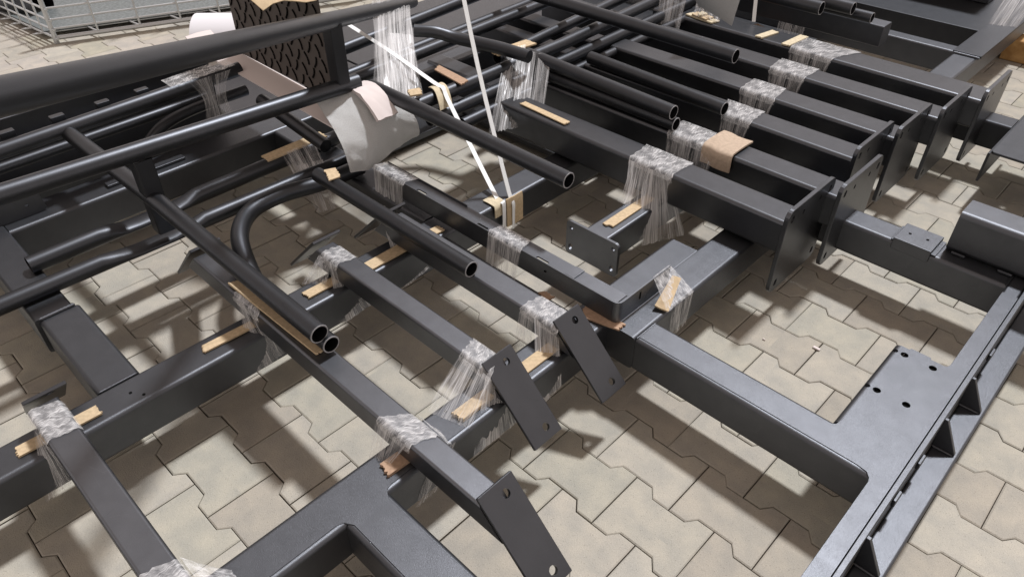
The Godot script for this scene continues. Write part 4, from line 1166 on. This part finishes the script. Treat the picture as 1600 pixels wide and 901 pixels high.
	part("fibres", film_skirt(Vector3(-0.181, 0.270, 0.235), Vector3(-0.181, 0.270, 0.166), Vector3(-0.117, 0.206, 0.255), Vector3(-0.117, 0.203, 0.135), 55, 0.004), M.film, w)
	part("fibres", film_skirt(Vector3(-0.117, 0.203, 0.235), Vector3(-0.117, 0.203, 0.140), Vector3(-0.114, 0.10, 0.225), Vector3(-0.114, 0.11, 0.155), 56, 0.004), M.film_hang, w)
	# upper bundles
	w = film_wrap("tall curtain of stretch film wound from the rising tube down to the rack", Vector3(-1.3, 0.5, 0.1))
	part("fibres", film_skirt(Vector3(-1.475, 0.590, 0.045), Vector3(-1.84, 0.435, -0.40), Vector3(-1.235, 0.385, 0.235), Vector3(-1.185, 0.375, 0.115), 60, 0.014), M.film_dense, w)
	part("fibres", film_skirt(Vector3(-1.47, 0.560, 0.035), Vector3(-1.80, 0.42, -0.37), Vector3(-1.29, 0.33, 0.225), Vector3(-1.22, 0.33, 0.110), 61, 0.014), M.film_hang, w)
	part("band", film_skirt(Vector3(-1.50, 0.585, 0.01), Vector3(-1.83, 0.445, -0.40), Vector3(-1.475, 0.588, 0.048), Vector3(-1.80, 0.450, -0.36), 62, 0.003), M.film_dense, w)
	part("fibres", film_skirt(Vector3(-1.45, 0.49, 0.02), Vector3(-1.40, 0.475, -0.05), Vector3(-1.225, 0.385, 0.175), Vector3(-1.185, 0.375, 0.095), 63, 0.010), M.film_hang, w)
	w = film_wrap("film wrapped round the tube joint and card pad at the rack bars", Vector3(-1.1, 0.35, -0.2))
	part("fibres", film_skirt(Vector3(-1.205, 0.412, -0.30), Vector3(-1.180, 0.412, -0.375), Vector3(-1.02, 0.255, -0.03), Vector3(-0.985, 0.25, -0.13), 63, 0.010), M.film_hang, w)
	part("fibres", film_skirt(Vector3(-1.185, 0.408, -0.345), Vector3(-1.060, 0.400, -0.375), Vector3(-1.02, 0.29, -0.14), Vector3(-0.92, 0.215, -0.165), 64, 0.006), M.film_hang, w)
	w = film_wrap("thin film web hanging under the lugged tube", Vector3(-1.73, 0.35, 0.55))
	part("band", film_skirt(Vector3(-1.775, 0.426, 0.665), Vector3(-1.785, 0.428, 0.44), Vector3(-1.705, 0.424, 0.665), Vector3(-1.715, 0.426, 0.44), 65, 0.002), M.film, w)
	part("fibres", film_skirt(Vector3(-1.705, 0.42, 0.61), Vector3(-1.71, 0.42, 0.46), Vector3(-1.70, 0.27, 0.60), Vector3(-1.70, 0.27, 0.49), 66, 0.01, 0.4), M.film_hang, w)
	w = film_wrap("film wound round the left tube pair below the card strip", Vector3(-1.3, 0.25, 0.45))
	part("fibres", film_skirt(Vector3(-1.375, 0.262, 0.52), Vector3(-1.375, 0.262, 0.40), Vector3(-1.215, 0.19, 0.55), Vector3(-1.19, 0.19, 0.46), 67, 0.008), M.film_hang, w)
	part("fibres", film_skirt(Vector3(-1.30, 0.252, 0.53), Vector3(-1.27, 0.252, 0.44), Vector3(-1.17, 0.15, 0.55), Vector3(-1.14, 0.16, 0.50), 68, 0.008), M.film_hang, w)
	w = film_wrap("column of film hanging at the torn card pile on the last beam", Vector3(-1.05, 0.4, -1.3))
	part("fibres", film_skirt(Vector3(-1.22, 0.56, -1.25), Vector3(-1.12, 0.56, -1.33), Vector3(-1.13, 0.24, -1.10), Vector3(-1.06, 0.24, -1.16), 69, 0.012), M.film_hang, w)
	part("fibres", film_skirt(Vector3(-1.075, 0.42, -1.30), Vector3(-0.955, 0.39, -1.33), Vector3(-1.05, 0.325, -1.255), Vector3(-0.94, 0.322, -1.27), 70, 0.02), M.film, w)
	w = film_wrap("film curtain on the back frame behind the card strips", Vector3(-1.0, 0.2, -1.95))
	part("fibres", film_skirt(Vector3(-1.00, 0.203, -1.962), Vector3(-0.86, 0.203, -1.962), Vector3(-0.98, 0.06, -1.90), Vector3(-0.85, 0.06, -1.90), 71, 0.008), M.film_hang, w)
	w = film_wrap("clear film sheet hanging at the far right corner of the back frame", Vector3(-0.16, 0.25, -2.4))
	part("fibres", film_skirt(Vector3(-0.215, 0.36, -2.56), Vector3(-0.10, 0.36, -2.62), Vector3(-0.215, T + 0.014, -2.36), Vector3(-0.108, T + 0.014, -2.40), 72, 0.01), M.film_hang, w)
	# foam cloth draped over the tube start
	var n := FastNoiseLite.new(); n.seed = 3; n.frequency = 6.0
	var rows := []
	var top := [Vector3(-1.262, 0.435, 0.43), Vector3(-1.245, 0.455, 0.36), Vector3(-1.215, 0.462, 0.30), Vector3(-1.195, 0.440, 0.25), Vector3(-1.19, 0.40, 0.19)]
	var bot := [Vector3(-1.119, 0.27, 0.445), Vector3(-1.112, 0.255, 0.385), Vector3(-1.140, 0.248, 0.315), Vector3(-1.158, 0.258, 0.23), Vector3(-1.153, 0.27, 0.151)]
	var tp := smooth_path(top, 5); var bt := smooth_path(bot, 5)
	for i in 15:
		var f := i / 14.0
		var row := []
		for j in tp.size():
			var p: Vector3 = tp[j].lerp(bt[j], f)
			p += Vector3(0.9, 0.25, 0.2) * 0.05 * sin(f * PI) + Vector3(0.7, 0, 0.3) * 0.012 * n.get_noise_2d(j * 0.05, f * 0.6)
			row.append(p)
		rows.append(row)
	single("foam_cloth", sheet(rows, 0.003), M.cloth, "grey foam cloth draped over the tube start at the gate's foot", "foam sheet")
	rows = []
	for i in 9:
		var f := i / 8.0
		var row := []
		for j in 9:
			var g := j / 8.0
			row.append(Vector3(lerp(-1.255, -1.105, f), 0.447 + 0.018 * sin(f * PI) - 0.05 * f * f + 0.004 * n.get_noise_2d(i * 0.2, j * 0.2), lerp(0.335, 0.262, g)))
		rows.append(row)
	single("foam_pad", sheet(rows, 0.012), M.foam, "thick pinkish white foam pad wrapped on the tube start above the cloth", "foam sheet")
